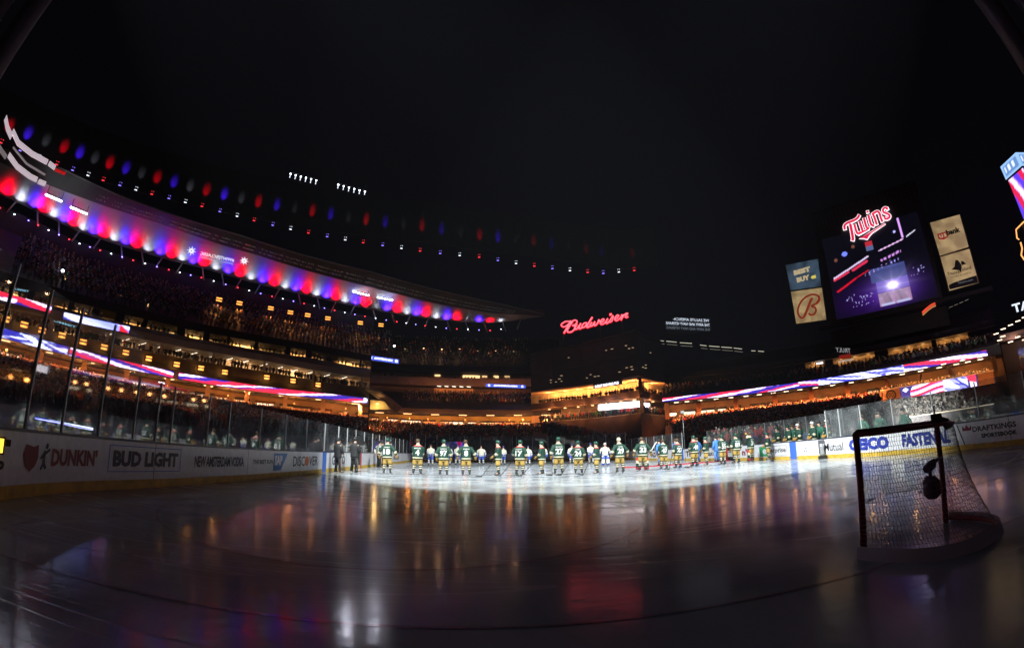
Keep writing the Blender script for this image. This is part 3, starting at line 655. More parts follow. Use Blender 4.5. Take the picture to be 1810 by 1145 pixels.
# white bright strips at the far left
STP = mat('strip_light', (.9, .85, .85), .4, emit=(.85, .70, .78), es=.58); STD = mat('strip_light_dim', (.5, .45, .45), .4, emit=(.5, .42, .45), es=.28)
def strip(name, pts, w, m, label, d=62):
    bm = bmesh.new(); P = [pe(a, e, d) for a, e in pts]; v = []
    for p in P: v.append([bm.verts.new(p+Vector((0, 0, k*w))) for k in (0, 1)]+[bm.verts.new(p+Vector((-.3, .15, k*w))) for k in (1, 0)])
    for a, b in zip(v, v[1:]):
        for j in range(4): bm.faces.new((a[j], a[(j+1) % 4], b[(j+1) % 4], b[j]))
    bm.faces.new(v[0]); bm.faces.new(v[-1][::-1])
    return tag(obj(name, bm, m), label, 'strip light')
strip('strip_light', [(-62.6, 26.9), (-61.9, 26.1), (-61.1, 25.5)], .65, STP, 'short steep pale light strip at the extreme upper left')
strip('strip_light', [(-61.3, 26.1), (-60.2, 25.3), (-58.4, 24.9), (-56.5, 24.75)], .6, STP, 'long bright pale curved light strip, upper of two at the far left')
strip('strip_light', [(-56.3, 24.75), (-55.5, 24.55)], .55, STP, 'short bright end piece of the upper pale curved strip at the far left')
strip('strip_light', [(-55.4, 24.5), (-54.2, 24.5)], .3, mat('strip_red', (.6, .02, .02), .4, emit=(1, .02, .02), es=.35), 'short dim red strip at the right end of the upper pale strips')
strip('strip_light', [(-60.6, 23.9), (-59.3, 23.2), (-57.6, 22.8), (-56.8, 22.75)], .6, STP, 'long bright pale curved light strip, lower of two at the far left')
strip('strip_light', [(-56.6, 22.7), (-55.8, 22.7)], .55, STP, 'short bright end piece of the lower pale curved strip at the far left')
strip('strip_light', [(-63, 24.9), (-61.5, 24.0), (-60.7, 23.6)], .5, STD, 'dim pale strip at the left edge of the photo under the upper strips')
strip('strip_light', [(-60.5, 24.9), (-58.5, 24.0), (-56.2, 23.7)], .15, STD, 'thin dim rail between the two bright pale strips at the far left')

# ribbons and signs on the left stand
E_ = tab([(-70, 7.9), (-55.6, 7.75), (-48.4, 7.35), (-42.2, 7.05), (-36.9, 6.8), (-26.9, 6.45), (-18.9, 6.3), (-13.4, 6.05)])
wd = tab([(-70, .52), (-55, .46), (-42, .36), (-13, .30)])
rz0 = lambda a: zel(D0(a)-.4, E_(a)-wd(a)); rz1 = lambda a: zel(D0(a)-.4, E_(a)+wd(a))
ribbon_screen('ribbon_screen', -66, -48.6, lambda a: D0(a)-.4, rz0, rz1, 'red white and blue LED ribbon at the far left below the heaters', seed=3)
ribbon_screen('ribbon_screen', -48.4, -36.9, lambda a: D0(a)-.4, rz0, rz1, 'mostly white and blue LED ribbon length left of centre in the left stand', seed=60)
ribbon_screen('ribbon_screen', -36.3, -13.6, lambda a: D0(a)-.4, rz0, rz1, 'long flag patterned LED ribbon ending beside the lit stair ramp', seed=130)
dd = lambda a: D0(a)+2.6
ribbon_screen('ribbon_screen', -66, -51.2, dd, lambda a: zel(dd(a), 10.75), lambda a: zel(dd(a), 11.75-(a+66)*.02), 'red and blue upper LED ribbon at the far left edge', seed=33)
ribbon_screen('ribbon_screen', -49.8, -42.6, dd, lambda a: zel(dd(a), 10.45+.0*a), lambda a: zel(dd(a), 11.15), 'blue and white upper LED ribbon with a red pointed end', seed=0,
              fn=lambda u, v: (.75, .02, .04) if (u > .86 and v < (1-u)*7+.1) else ((.35+1.1*n1(u*9+v*3)**2, .4+1.1*n1(u*9+v*3)**2, 1.7) if n1(u*5+v*2) > .3 else (.05, .05, .4)))
# LED board added in place of a blurry reflection streak in the left glass
ribbon_screen('field_screen', -50.7, -44.7, lambda a: 22, lambda a: 1.245-(a+50.7)*.022, lambda a: 1.345-(a+50.7)*.022, 'added thin LED board imitating a white reflection streak in the far left glass', seed=18)
def small_sign(name, a0, e0, a1, e1, h, d, text, label, bg, tx, mirror=False, tw=.6, flakes=True):
    p0, p1 = pe(a0, e0, d), pe(a1, e1, d); w = (p1-p0).length; mid = (p0+p1)/2; rgt = (p1-p0).normalized(); H = h
    t = tag(empty(name, mid), label, 'sign'); upv = Vector((0, 0, 1)); nr = rgt.cross(upv).normalized()
    bm = bmesh.new(); m3 = Matrix((rgt, nr.cross(rgt)*-1 if False else Vector((-rgt.y, rgt.x, 0)).normalized(), upv)).transposed()
    box(bm, mid+Vector((-rgt.y, rgt.x, 0))*.2+Vector((0, 0, H/2)), (w, .3, H), m3=m3); obj('panel', bm, bg, t)
    fn = lambda x, y: mid+rgt*x+upv*y+nr*.0
    lettering('letters', text, lambda x, y: fn(x, y)-Vector((-rgt.y, rgt.x, 0))*.03, w*tw, H*.5, tx, t, bold=.03, mirror=mirror, cut=99, z0=H*.25)
    if flakes:
        for s in (-1, 1): flake('snowflake', lambda x, y, s=s: fn(x+s*w*.42, y+H*.5)-Vector((-rgt.y, rgt.x, 0))*.03, H*.42, tx, t)
    return t
SB = mat('sign_blue', (.05, .1, .5), .4, emit=(.10, .16, .95), es=.9)
small_sign('lit_sign', -13.8, 11.2, -9.9, 10.9, .95, 100, '#WINTERCLASSIC', 'small bright blue LED sign hanging above the left stand, left of the spotlight beam', SB, WHL)
small_sign('lit_sign', 1.4, 8.3, 6.5, 8.1, .85, 118, '#WINTERCLASSIC', 'blue LED hashtag sign with snowflakes left of the pub building', SB, WHL)
small_sign('lit_sign', -55.6, 11.95, -53.8, 12.1, .5, 76, 'SUMMIT', 'small pale cyan lit sign above the upper ribbon at the far left', mat('cy', (.02, .04, .05), .5), mat('cyan_led', (.3, .6, .7), .4, emit=(.3, .6, .75), es=1.0), flakes=False, tw=.9)
small_sign('lit_sign', -51.3, 9.9, -48.0, 9.7, .6, 80, 'SUMMIT', 'small pale cyan lit sign between the two ribbons at the far left', mat('cy'), mat('cyan_led'), flakes=False, tw=.85)
small_sign('lit_sign', 5.9, 4.75, 9.9, 4.5, .75, 112, 'DELTA SKY', 'bright white lit lettering low beside the pub terrace', mat('cy'), WHL, flakes=False, tw=.98)
small_sign('lit_sign', -38.6, 5.6, -37.3, 5.5, .5, 86, 'GRILL', 'small white grill sign glowing in the left concourse', mat('cy2', (.05, .04, .03), .5), WHL, flakes=False, tw=.8)

# heaters
HOT = mat('heater_element', (.9, .3, .05), .4, emit=(1, .33, .06), es=3.0, sample=False)
def heater(a, e, d, label, group, w=1.1, dim=1.0):
    p = pe(a, e, d); t = tag(empty('heater', p), label, 'heater', group)
    for k in (0, 1):
        bm = bmesh.new(); box(bm, p+Vector((0, 0, .26-.52*k)), (w, .1, .16), rz=-R(a)+.04); obj('heating_tube', bm, HOT, t)
    bm = bmesh.new(); box(bm, pol(a, d+.25, p.z), (w+.2, .2, .9), rz=-R(a)); obj('reflector', bm, STEEL, t)
    if e < 12: lamp('POINT', 'heater_glow', pol(a, d-.5, p.z-.2), 42, (1, .42, .12), radius=.15, parent=t)
    if e > 12: lamp('AREA', 'heater_glow', pol(a, d-.1, p.z-.5), 110, (1, .36, .08), pol(a, d+.4, p.z-6), sx=1, sy=.3, size=R(120), parent=t)
for a, e in [(-55.4, 9.1), (-53.5, 9.0), (-51.6, 8.85), (-49.5, 8.8), (-47.2, 8.6), (-44.9, 8.5), (-42.5, 8.35), (-39.9, 8.15), (-36.7, 8.0), (-33.9, 8.0), (-31.1, 7.9), (-26.1, 7.9), (-22.9, 7.8), (-19.8, 7.6)]:
    heater(a, e, D0(a)+2.9, 'orange twin tube heater on the wall just above the lower ribbon', 'heaters above the lower ribbon', w=.95)
for a, e in [(-33.1, 16.1), (-30.6, 16.1), (-26.7, 16.1), (-24.2, 15.95), (-22.0, 15.9), (-19.4, 15.8), (-15.2, 15.65), (-12.5, 15.6)]:
    heater(a, e, D0x(a)+12, 'orange twin tube heater hanging over the dark upper deck', 'heaters over the upper deck', w=1.15)
YB = mat('yellow_tube', (.9, .6, .2), .4, emit=(1, .62, .2), es=2.2)
def bar(name, a0, e0, a1, e1, d, m, w=.12, d1=None):
    bm = bmesh.new(); tube(bm, [pe(a0, e0, d), pe(a1, e1, d1 or d)], w, n=5); return obj(name, bm, m)
for a, e in [(-55.4, 13.9), (-53.0, 13.9), (-50.4, 14.0)]:
    tag(bar('tube_light', a-.35, e+.7, a+.45, e-.6, 85, YB, .12), 'slanted yellow tube light in the dark upper left stand', 'tube light', 'slanted yellow tube lights in the upper left stand')
tag(bar('tube_light', -44.4, 14.5, -44.1, 13.0, 88, YB, .06), 'short yellow tube light left of the lone bright one in the left stand', 'tube light')
tag(bar('tube_light', -41.1, 14.0, -41.0, 12.8, 88, YB, .08), 'lone upright yellow tube light over the club level opening', 'tube light')
WT = mat('white_tube', (.9, .85, .7), .4, emit=(1, .88, .68), es=2.4)
for a, e in [(-45.3, 9.9), (-43.3, 9.75), (-41.4, 9.65), (-39.5, 9.6), (-37.4, 9.6), (-35.5, 9.55), (-33.4, 9.5), (-31.3, 9.5), (-29.4, 9.45), (-27.1, 9.35), (-25.2, 9.2), (-23.4, 9.05), (-21.5, 8.95), (-19.4, 8.8), (-17.2, 8.7)]:
    D = D0(a)+4.4; z = zel(D0(a)+3.4, e+.22); bm = bmesh.new(); tube(bm, [pol(a+.9, D, z), pol(a+.15, D+3.0, z-.02)], .05, n=5)
    tag(obj('ceiling_tube', bm, WT), 'white tube light on the ceiling of the suite level opening', 'tube light', 'tube lights on the suite level ceiling')
WARM = (1.0, .46, .14)
for i, a in enumerate(frange(-64, -15, 11)):
    t = tag(empty('concourse_light', pol(a, D0(a)+1.4, 10.3)), 'warm ceiling light in the left concourse above the crowd', 'ceiling light', 'warm lights of the left concourse')
    bm = bmesh.new(); box(bm, pol(a, D0(a)+1.4, 10.34), (1.6, .5, .1), rz=-R(a)); obj('fitting', bm, mat('warm_diffuser', (.9, .7, .4), .4, emit=(1, .62, .28), es=2.5), t)
    lamp('AREA', 'lamp', pol(a, D0(a)+1.4, 10.25), 5500, WARM, pol(a, D0(a)+1.4, 6), sx=1.5, sy=.5, parent=t)
for i, a in enumerate(frange(-62, -16, 7)):
    t = tag(empty('suite_light', pol(a, D0(a)+6.5, zh1(a)-.1)), 'dim warm light inside the suite level', 'ceiling light', 'warm lights inside the suite level')
    bm = bmesh.new(); box(bm, pol(a, D0(a)+6.5, zh1(a)-.03), (3.1, .7, .06), rz=-R(a)); obj('fitting', bm, BLK, t)
    lamp('AREA', 'lamp', pol(a, D0(a)+6.5, zh1(a)-.12), 900*(.3+hsh(i*2.3)), (1, .55, .22), pol(a, D0(a)+8, zh0(a)), sx=3, sy=.6, size=R(178), parent=t); lamp('POINT', 'bulb', pol(a, D0(a)+6.5, zh1(a)-.8), 70*(.4+hsh(i*2.3)), (1, .5, .2), radius=.15, parent=t)
    t = tag(empty('club_light', pol(a, D0(a)+9.5, zg1(a)-.08)), 'warm light inside the club level opening', 'ceiling light', 'warm lights inside the club level')
    bm = bmesh.new(); box(bm, pol(a, D0(a)+9.5, zg1(a)-.03), (4.1, .7, .06), rz=-R(a)); obj('fitting', bm, BLK, t)
    lamp('AREA', 'lamp', pol(a, D0(a)+9.5, zg1(a)-.1), 1300*(.3+1.0*hsh(i*4.7)), (1, .55, .2), pol(a, D0(a)+12, zg0(a)), sx=4, sy=.6, parent=t)
for i in range(15):
    a = -60+i*3.15+1.5*hsh(i*8.3); bm = bmesh.new(); box(bm, pol(a, D0(a)+6.3, (zg0(a)+zg1(a))/2), (.4+1.3*hsh(i*2.9)**2, .4, zg1(a)-zg0(a)+.1), rz=-R(a)); obj('pier', bm, DARKC, LS)
# lit room fronts in the club opening
LITW = mat('lit_window_warm', (.5, .35, .18), .5, emit=(1, .62, .25), es=.55)
t = tag(empty('club_windows', pol(-30, D0(-30)+11.9, zg0(-30))), 'row of warm lit room windows along the club level', 'window row')
for i in range(34):
    a = -58+i*1.32
    if hsh(i*5.3) < .35: continue
    bm = bmesh.new(); box(bm, pol(a, D0(a)+11.95, zg0(a)+.95), (1.0+.8*hsh(i), .08, .35+.5*hsh(i*2)), rz=-R(a)); obj('window', bm, LITW, t)

for i, a in enumerate((-62.5, -54.6, -47.0, -37.4, -30.4, -22.5, -16.2)):
    t = tag(empty('column_light', pol(a, D0(a)+.2, 9.2)), 'small amber wall lamp beside a concourse column', 'wall lamp', 'amber lamps on the left concourse columns')
    bm = bmesh.new(); tube(bm, [pol(a, D0(a)+.9, 9.0), pol(a, D0(a)+.9, 9.3)], .12, n=8); obj('shade', bm, mat('amber_shade', (.9, .4, .1), .5, emit=(1, .4, .08), es=2.0), t)
    lamp('POINT', 'lamp', pol(a, D0(a)+1.6, 9.0), 220, (1, .33, .07), radius=.25, parent=t)
def wash(a, d, z, e, tgt, what):  # amber spot added in front to brighten crowd rows and deck panels
    t = tag(empty('added_wash_lamp', pol(a, d, z)), 'added amber lamp without a real counterpart, brightening the %s rows' % what, 'strip light', 'added amber lamps brightening the %s rows' % what)
    bm = bmesh.new(); box(bm, pol(a, d-.12, z+.05), (.5, .12, .12), rz=-R(a)); obj('housing', bm, BLK, t)
    lamp('SPOT', 'lamp', pol(a, d, z), e, (1, .27, .07), tgt, R(112), .7, .1, parent=t)
for i, a in enumerate(frange(-62, -14.5, 30)):
    k = hsh(i*1.9); wash(a, D0(a)-6, zel(D0(a)-6, E_(a)-wd(a)-.3), 640*(.25+1.6*k*k), pol(a, D0(a)-2.0, zb(a)+1.2), 'left upper')
for i, a in enumerate(frange(-12.5, 9, 15)):
    k = hsh(i*2.9+1); wash(a, 106, zel(106, 4.75), 1500*(.25+1.7*k*k), pol(a, 110.5, 7.8), 'far upper')
for i, a in enumerate(frange(25, 48.6, 17)):
    k = hsh(i*3.9); wash(a, 84.5, zel(84.5, 5.35), 2400*(.5+.8*k), pol(a, 87.6, 5.6), 'right upper')
for i, a in enumerate(frange(-8.5, 6.5, 8)):
    k = hsh(i*5.9); wash(a, D1(a)+13, zel(D1(a)+13, 8.5), 420*(.2+1.2*k), pol(a, D1(a)+19, zel(D1(a)+19, 7.4)), 'far second deck')
for i, a in enumerate(frange(-12, 6.5, 9)):
    t = tag(empty('press_light', pol(a, D1(a)+25, 21)), 'warm lamp in the upper opening of the far stand', 'ceiling light', 'warm lamps in the far upper opening')
    bm = bmesh.new(); box(bm, pe(a, 10.35, D1(a)+25), (.8, .3, .12), rz=-R(a)); obj('fitting', bm, mat('warm_diffuser'), t)
    lamp('POINT', 'lamp', pe(a, 10.1, D1(a)+25.5), 130*(.2+1.3*hsh(i*3.3)), (1, .5, .18), radius=.2, parent=t)
for i, a in enumerate((-11.0, -8.2, -5.9, -1.2, 4.4, 6.1, 9.0)):
    t = tag(empty('column_light', pol(a, 112, 9.2)), 'small amber lamp in the far stand concourse', 'wall lamp', 'amber lamps in the far stand concourse')
    bm = bmesh.new(); tube(bm, [pol(a, 112.5, 9.1), pol(a, 112.5, 9.45)], .13, n=8); obj('shade', bm, mat('amber_shade', (.9, .4, .1), .5, emit=(1, .4, .08), es=2.0), t)
    lamp('POINT', 'lamp', pol(a, 113.8, 8.9), 220*(.4+hsh(i*5.1)), (1, .33, .07), radius=.5, parent=t)
# two follow spots
for a, e, b_, f_, d, lb in ((-51.1, 15.2, -50.8, 18.8, 84, 'left'), (-10.6, 13.1, -4.6, 15.2, 104, 'right')):
    p = pe(a, e, d); t = tag(empty('follow_spot', p), 'small white follow spot %s' % ('low in the far left upper deck' if lb == 'left' else 'above the small blue sign'), 'spotlight')
    bm = bmesh.new(); bmesh.ops.create_icosphere(bm, subdivisions=2, radius=.22, matrix=Matrix.Translation(p)); obj('lens', bm, WL, t)
    bm = bmesh.new(); box(bm, pol(a, d+.5, p.z-.3), (.5, .6, .5)); obj('body', bm, BLK, t)

# ------------------------------------------------------------------ stand behind the far end
CS = tag(empty('grandstand', pol(-3, 120, 0)), 'dark far stand between the left grandstand and the pub building', 'grandstand')
az_m = frange(-13.3, 11, 24)
FS = tab([(-14, 4.05), (-8, 3.85), (11, 3.75)])
zm = lambda a: zel(D1(a)-3, FS(a))-1.8
swept('lower_seating', az_m, lambda a: [(72, -.05), (72, .5), (D1(a)-3, zm(a)), (D1(a)+7, zm(a)), (D1(a)+7, -.05)], DARKC, CS)
swept('concourse_wall', az_m, lambda a: [(D1(a)+7.02, 0), (D1(a)+7.02, 11), (D1(a)+7.4, 11), (D1(a)+7.4, 0)], mat('wall_yellow', (.36, .33, .13), .8, noise=.3, nscale=.25), CS)
swept('second_deck', az_m, lambda a: [(D1(a), zel(D1(a), 4.8)), (D1(a), zel(D1(a), 5.4)), (D1(a)+22, zel(D1(a)+22, 7.35)), (D1(a)+27, zel(D1(a)+22, 7.35)), (D1(a)+27, 11.1), (D1(a)+9, zel(D1(a), 4.8))], DARKC, CS)
swept('upper_wall', az_m, lambda a: [(D1(a)+27.02, 15), (D1(a)+27.02, zel(D1(a)+27, 8.6)), (D1(a)+27.5, zel(D1(a)+27, 8.6)), (D1(a)+27.5, 15)], CONC, CS)
swept('press_level', az_m, lambda a: [(D1(a)+21, zel(D1(a)+21, 8.3)), (D1(a)+21, zel(D1(a)+21, 9.35)), (D1(a)+28, zel(D1(a)+21, 9.35)), (D1(a)+28, zel(D1(a)+21, 8.35))], CONC, CS)
swept('press_wall', az_m, lambda a: [(D1(a)+28.02, 19), (D1(a)+28.02, zel(D1(a)+28, 10.5)), (D1(a)+28.4, zel(D1(a)+28, 10.5)), (D1(a)+28.4, 19)], TAN, CS)
swept('upper_seating', az_m, lambda a: [(D1(a)+21, zel(D1(a)+21, 10.2)), (D1(a)+21, zel(D1(a)+21, 10.9)), (D1(a)+44, zel(D1(a)+44, 14.2)), (D1(a)+45, zel(D1(a)+44, 14.0)), (D1(a)+30, zel(D1(a)+21, 10.2))], DARKC, CS)
for a in frange(-12, 9, 6):
    t = tag(empty('concourse_light', pol(a, D1(a)+2, 10.4)), 'warm ceiling light of the far stand concourse', 'ceiling light', 'warm lights of the far stand concourse')
    bm = bmesh.new(); box(bm, pol(a, D1(a)+1.5, zel(D1(a), 4.75)-.05), (2.0, .4, .1), rz=-R(a)); obj('fitting', bm, mat('warm_diffuser'), t)
    lamp('AREA', 'lamp', pol(a, D1(a)+2, zel(D1(a), 4.75)-.2), 2200, (1, .5, .18), pol(a, D1(a)+1, 6), sx=2, sy=.6, parent=t)
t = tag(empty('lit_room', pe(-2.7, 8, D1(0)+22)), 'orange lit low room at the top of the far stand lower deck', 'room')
bm = bmesh.new(); v = [pe(a, e, D1(a)+26.8) for a, e in ((-5.2, 7.3), (-.2, 7.3), (-.2, 8.35), (-5.2, 8.35))]; bm.faces.new([bm.verts.new(p) for p in v]); obj('back_wall', bm, mat('glowing_room_wall', (.5, .2, .08), .7, emit=(1, .28, .06), es=.35), t)  # orange room light put into the wall as emission
for a in frange(-4.6, -.8, 4):
    bm = bmesh.new(); tube(bm, [pe(a-.25, 8.28, D1(a)+20.8), pe(a+.25, 8.24, D1(a)+20.8)], .09, n=5); obj('tube_lamp', bm, WT, t)
lamp('AREA', 'lamp', pe(-2.7, 8.2, D1(0)+24), 150, (1, .4, .15), pe(-2.7, 7.0, D1(0)+22), sx=9, sy=.5, parent=t)
for i, (a0, a1, e0, e1, em) in enumerate(((-5.2, -4.5, 9.6, 10.2, 1.1), (-4.2, -2.0, 9.85, 10.1, .8), (-1.6, .6, 9.5, 10.05, 1.2), (.9, 2.4, 9.55, 9.8, .7), (2.4, 3.6, 9.5, 9.8, 1.0), (3.8, 6.3, 9.55, 9.75, .45), (-9, -7.7, 10.3, 10.5, .25), (-11.6, -9.9, 10.55, 10.7, .3), (7.3, 9.0, 8.55, 9.5, .16))):
    d = D1(a0)+(27.7 if i < 8 else 20); bm = bmesh.new(); P = [pe(a0, e0-.08, d), pe(a1, e0-.08-.04*(a1-a0)/3, d), pe(a1, e1+.05, d), pe(a0, e1+.1, d)]; bm.faces.new([bm.verts.new(p) for p in P])
    tag(obj('lit_window', bm, mat('win%d' % i, (.5, .35, .15), .6, emit=(1, .62, .27), es=em*1.5)), 'warm lit opening %s' % ('beside the pub building at the left' if i == 8 else 'in the dark far stand upper level, %s' % ('at its left end', 'wide and low', 'brightest at its middle', 'short orange', 'square pale', 'long and dim at its right end', 'very dim and short', 'very dim under the small blue sign')[i]), 'window')
# lit ramp at the end of the left stand
bm = bmesh.new(); P = [(-13.9, 7.4, 94), (-12.2, 7.3, 96), (-9.3, 5.3, 104), (-9.9, 4.7, 103)]
v = [bm.verts.new(pe(*p)) for p in P]; w = [bm.verts.new(pe(a, e+.25, d+.2)) for a, e, d in P]
bm.faces.new(v); bm.faces.new(w[::-1])
for i in range(4): bm.faces.new((v[i], v[(i+1) % 4], w[(i+1) % 4], w[i]))
tag(obj('stair_ramp', bm, TAN), 'sloping orange lit stair ramp at the right end of the left grandstand', 'ramp')
bm = bmesh.new(); P = [(-13.2, 6.2, 97), (-11.5, 6.1, 97), (-10.6, 5.1, 97), (-13.2, 5.0, 97)]; bm.faces.new([bm.verts.new(pe(*p)) for p in P])
tag(obj('ramp_wall', bm, mat('ramp_lit', (.55, .5, .25), .7)), 'pale lit triangular wall under the stair ramp', 'wall')
t = tag(empty('ramp_light', pe(-12.5, 5.4, 95)), 'warm lamp under the stair ramp', 'light'); bm = bmesh.new(); box(bm, pe(-12.3, 5.75, 95.5), (.5, .4, .15)); obj('fitting', bm, mat('warm_diffuser'), t); lamp('POINT', 'lamp', pe(-12.3, 5.5, 95.5), 260, (1, .6, .22), radius=.2, parent=t)

def kiosk(a, d, z, h, w, what, seed):
    t = tag(empty('concession_stand', pol(a, d, z)), 'small lit concession stand against the %s concourse wall' % what, 'concession stand', 'concession stands in the %s concourse' % what)
    bm = bmesh.new(); box(bm, pol(a, d, z+h*.3), (w, 1.2, h*.6), rz=-R(a)); box(bm, pol(a, d, z+h*.92), (w+.3, 1.4, h*.16), rz=-R(a)); obj('body', bm, (BROWNK, DARKC, OLIVE)[seed % 3], t)
    e = (.25, .9, 1.8, .5)[seed % 4]; bm = bmesh.new(); box(bm, pol(a, d-.1, z+h*.73), (w*.9, .6, h*.2), rz=-R(a)); obj('menu_panel', bm, mat('menu%d' % (seed % 4), (.5, .4, .2), .5, emit=((1, .5, .15), (1, .72, .35), (1, .86, .6), (1, .25, .08))[seed % 4], es=e), t)
BROWNK = mat('kiosk_brown', (.12, .06, .03), .7)
for i, a in enumerate(frange(-60, -15, 19)): kiosk(a+1.2*hsh(i), D0(a)+6.2, zb(a), 3.0, 1.6+2.4*hsh(i*3.3), 'left', int(hsh(i*7.7)*12))
for i, a in enumerate(frange(-12.5, 9, 13)): kiosk(a+.8*hsh(i*1.3), D1(a)+6.0, zm(a), 2.7, 1.6+2.6*hsh(i*4.3), 'far', int(hsh(i*6.1+2)*12))
for i, a in enumerate(frange(25, 48, 12)): kiosk(a+.8*hsh(i*2.3), 99, (zel(90, 4.2)-1.8), 2.9, 1.6+2.6*hsh(i*5.3), 'right', int(hsh(i*3.1+5)*12))

# ------------------------------------------------------------------ pub building
PD = tab([(7, 107), (10, 101), (14, 97), (21, 88), (22.9, 96), (25, 103)])
PB = tag(empty('pub_building', pol(19, 92, 0)), 'corner building with two open orange lit terraces under a red script roof sign', 'building')
az_p = [7.2, 8.5, 10, 12, 14, 16, 18, 19.5, 20.5, 21, 21.6, 22.3, 23, 24.3]
FZ = 8.0
BROWN = mat('brown_wall', (.10, .06, .05), .8, noise=.2, nscale=.5); ORW = mat('orange_ceiling', (.55, .36, .22), .7)
swept('base_wall', az_p, lambda a: [(PD(a), -.05), (PD(a), FZ), (PD(a)+12, FZ), (PD(a)+12, -.05)], BROWN, PB)
swept('lower_back_wall', az_p, lambda a: [(PD(a)+8, FZ+.01), (PD(a)+8, 11.3), (PD(a)+9, 11.3), (PD(a)+9, FZ+.01)], TAN, PB)
swept('upper_terrace', az_p, lambda a: [(PD(a)+.3, 11.2), (PD(a)+.3, 12.6), (PD(a)+.8, 12.6), (PD(a)+.8, 11.9), (PD(a)+12, 11.9), (PD(a)+12, 11.31), (PD(a)+4, 11.4)], BROWN, PB)
swept('lower_soffit', az_p, lambda a: [(PD(a)+.35, 11.14), (PD(a)+.35, 11.19), (PD(a)+7.9, 11.29), (PD(a)+7.9, 11.24)], ORW, PB)
swept('upper_back_wall', az_p, lambda a: [(PD(a)+7, 11.92), (PD(a)+7, 15.3), (PD(a)+9, 15.3), (PD(a)+9, 11.92)], TAN, PB)
ro = lambda a: 15.1
swept('upper_soffit', az_p, lambda a: [(PD(a)-1.2, ro(a)), (PD(a)-1.2, ro(a)+.15), (PD(a)+9, ro(a)+.35), (PD(a)+9, ro(a)+.2)], ORW, PB)
swept('upper_storeys', az_p, lambda a: [(PD(a)-1.1, ro(a)+.4), (PD(a)-1.1, ro(a)+.9), (PD(a)+3, ro(a)+1.2), (PD(a)+3, 20.0), (PD(a)+2.5, 20.0), (PD(a)+2.5, 21.0), (PD(a)+4, 21.0), (PD(a)+4, 25.2), (PD(a)+3.4, 25.2), (PD(a)+3.4, 25.6), (PD(a)+14, 25.6), (PD(a)+14, ro(a)+.4)], mat('dark_facade', (.028, .024, .024), .6, noise=.2, nscale=.4), PB)
for a, w in ((13.6, .9), (17.15, 1.1), (21.05, 1.3)):
    bm = bmesh.new(); box(bm, pol(a, PD(a)+1.2, (FZ+11.1)/2), (w, w, 3.08), rz=-R(a)); obj('column', bm, mat('pillar_dark', (.03, .02, .02), .6), PB)
bm = bmesh.new(); box(bm, pol(21.15, PD(21.1)+.2, 13.4), (.7, .7, 3.3), rz=-R(21)); obj('column', bm, mat('pillar_dark'), PB)
swept('railing', az_p, lambda a: [(PD(a)+.05, FZ+.05), (PD(a)+.05, FZ+.12), (PD(a)+.1, FZ+.12), (PD(a)+.1, FZ+.05)], mat('rail_pale', (.5, .45, .4), .5), PB)
for i in range(70):
    a = 8+15.5*hsh(i*1.7); e = random.choice((17.3, 17.9, 18.6, 22.0, 22.8)); 
    if hsh(i*9.1) < .62: continue
    d = PD(a)+(2.95 if e < 20 else 3.95); bm = bmesh.new(); box(bm, pol(a, d, e), (.5+.5*hsh(i), .1, .10), rz=-R(a)); obj('window_lamp', bm, mat('win_lamp', (.5, .4, .3), .5, emit=(1, .70, .38), es=.55), PB)
t = tag(empty('terrace_screen', pol(18.5, PD(18.5)+4, 9.5)), 'very bright white screen inside the lower pub terrace', 'screen')
WSC = mat('white_screen', (.9, .9, .95), .4, emit=(.95, .9, 1.0), es=4.0, sample=True)
bm = bmesh.new(); dP = 88.5; P = [pe(15.7, 5.02, 93), pe(20.9, 5.2, dP), pe(20.9, 5.95, dP), pe(15.7, 5.75, 93)]; bm.faces.new([bm.verts.new(p) for p in P]); obj('display_left', bm, WSC, t)
bm = bmesh.new(); P = [pe(21.45, 5.05, 90.5), pe(22.2, 4.95, 96), pe(22.2, 5.55, 96), pe(21.45, 5.7, 90.5)]; bm.faces.new([bm.verts.new(p) for p in P]); obj('display_right', bm, WSC, t)
for a in (9.5, 11.5, 13.2, 15, 16.8, 18.6, 20.3, 22.6):
    for z, e, nm in ((11.05, 130, 'lower'), (15.0, 260, 'upper')):
        t = tag(empty('terrace_light', pol(a, PD(a)+3.5, z)), 'warm round ceiling light with an added lamp brightening the %s pub terrace' % nm, 'ceiling light', 'warm lights of the %s pub terrace' % nm)
        bm = bmesh.new(); tube(bm, [pol(a, PD(a)+2.6, z+.02), pol(a, PD(a)+2.6, z-.08)], .32, n=10); obj('fitting', bm, mat('warm_diffuser'), t)
        if z > 12: lamp('AREA', 'lamp', pol(a, PD(a)+3.0, z-1.1), e*2.2, (1, .40, .11), pol(a, PD(a)+6.4, z+.5), sx=1.6, sy=.5, size=R(170), parent=t)  # added uplight behind the crowd, washing the upper ceiling
        else: lamp('SPOT', 'lamp', pol(a, PD(a)-2.6, z-.7), e*5.5, (1, .38, .12), pol(a, PD(a)+2, z-1.2), R(125), .6, .15, parent=t)  # added spot out front, shining back on crowd and ceiling
a = 16.9; t = tag(empty('pub_sign', pol(a, PD(a)-1.4, 14.2)), 'long black sign with white pub lettering under the upper terrace roof', 'sign')
p0, p1 = pe(15.15, 8.15, PD(15.15)-2.2), pe(18.7, 8.45, PD(18.7)-2.2); rg = (p1-p0); rg.z = 0; rg.normalize(); back = Vector((-rg.y, rg.x, 0)); Wd = (p1-p0).length; mid = (p0+p1)/2; mid.z = 14.0
bm = bmesh.new(); box(bm, mid+back*.3+Vector((0, 0, .55)), (Wd, .4, 1.0), m3=Matrix((rg, back, Vector((0, 0, 1)))).transposed()); obj('sign_box', bm, mat('sign_black', (.01, .012, .015), .5), t)
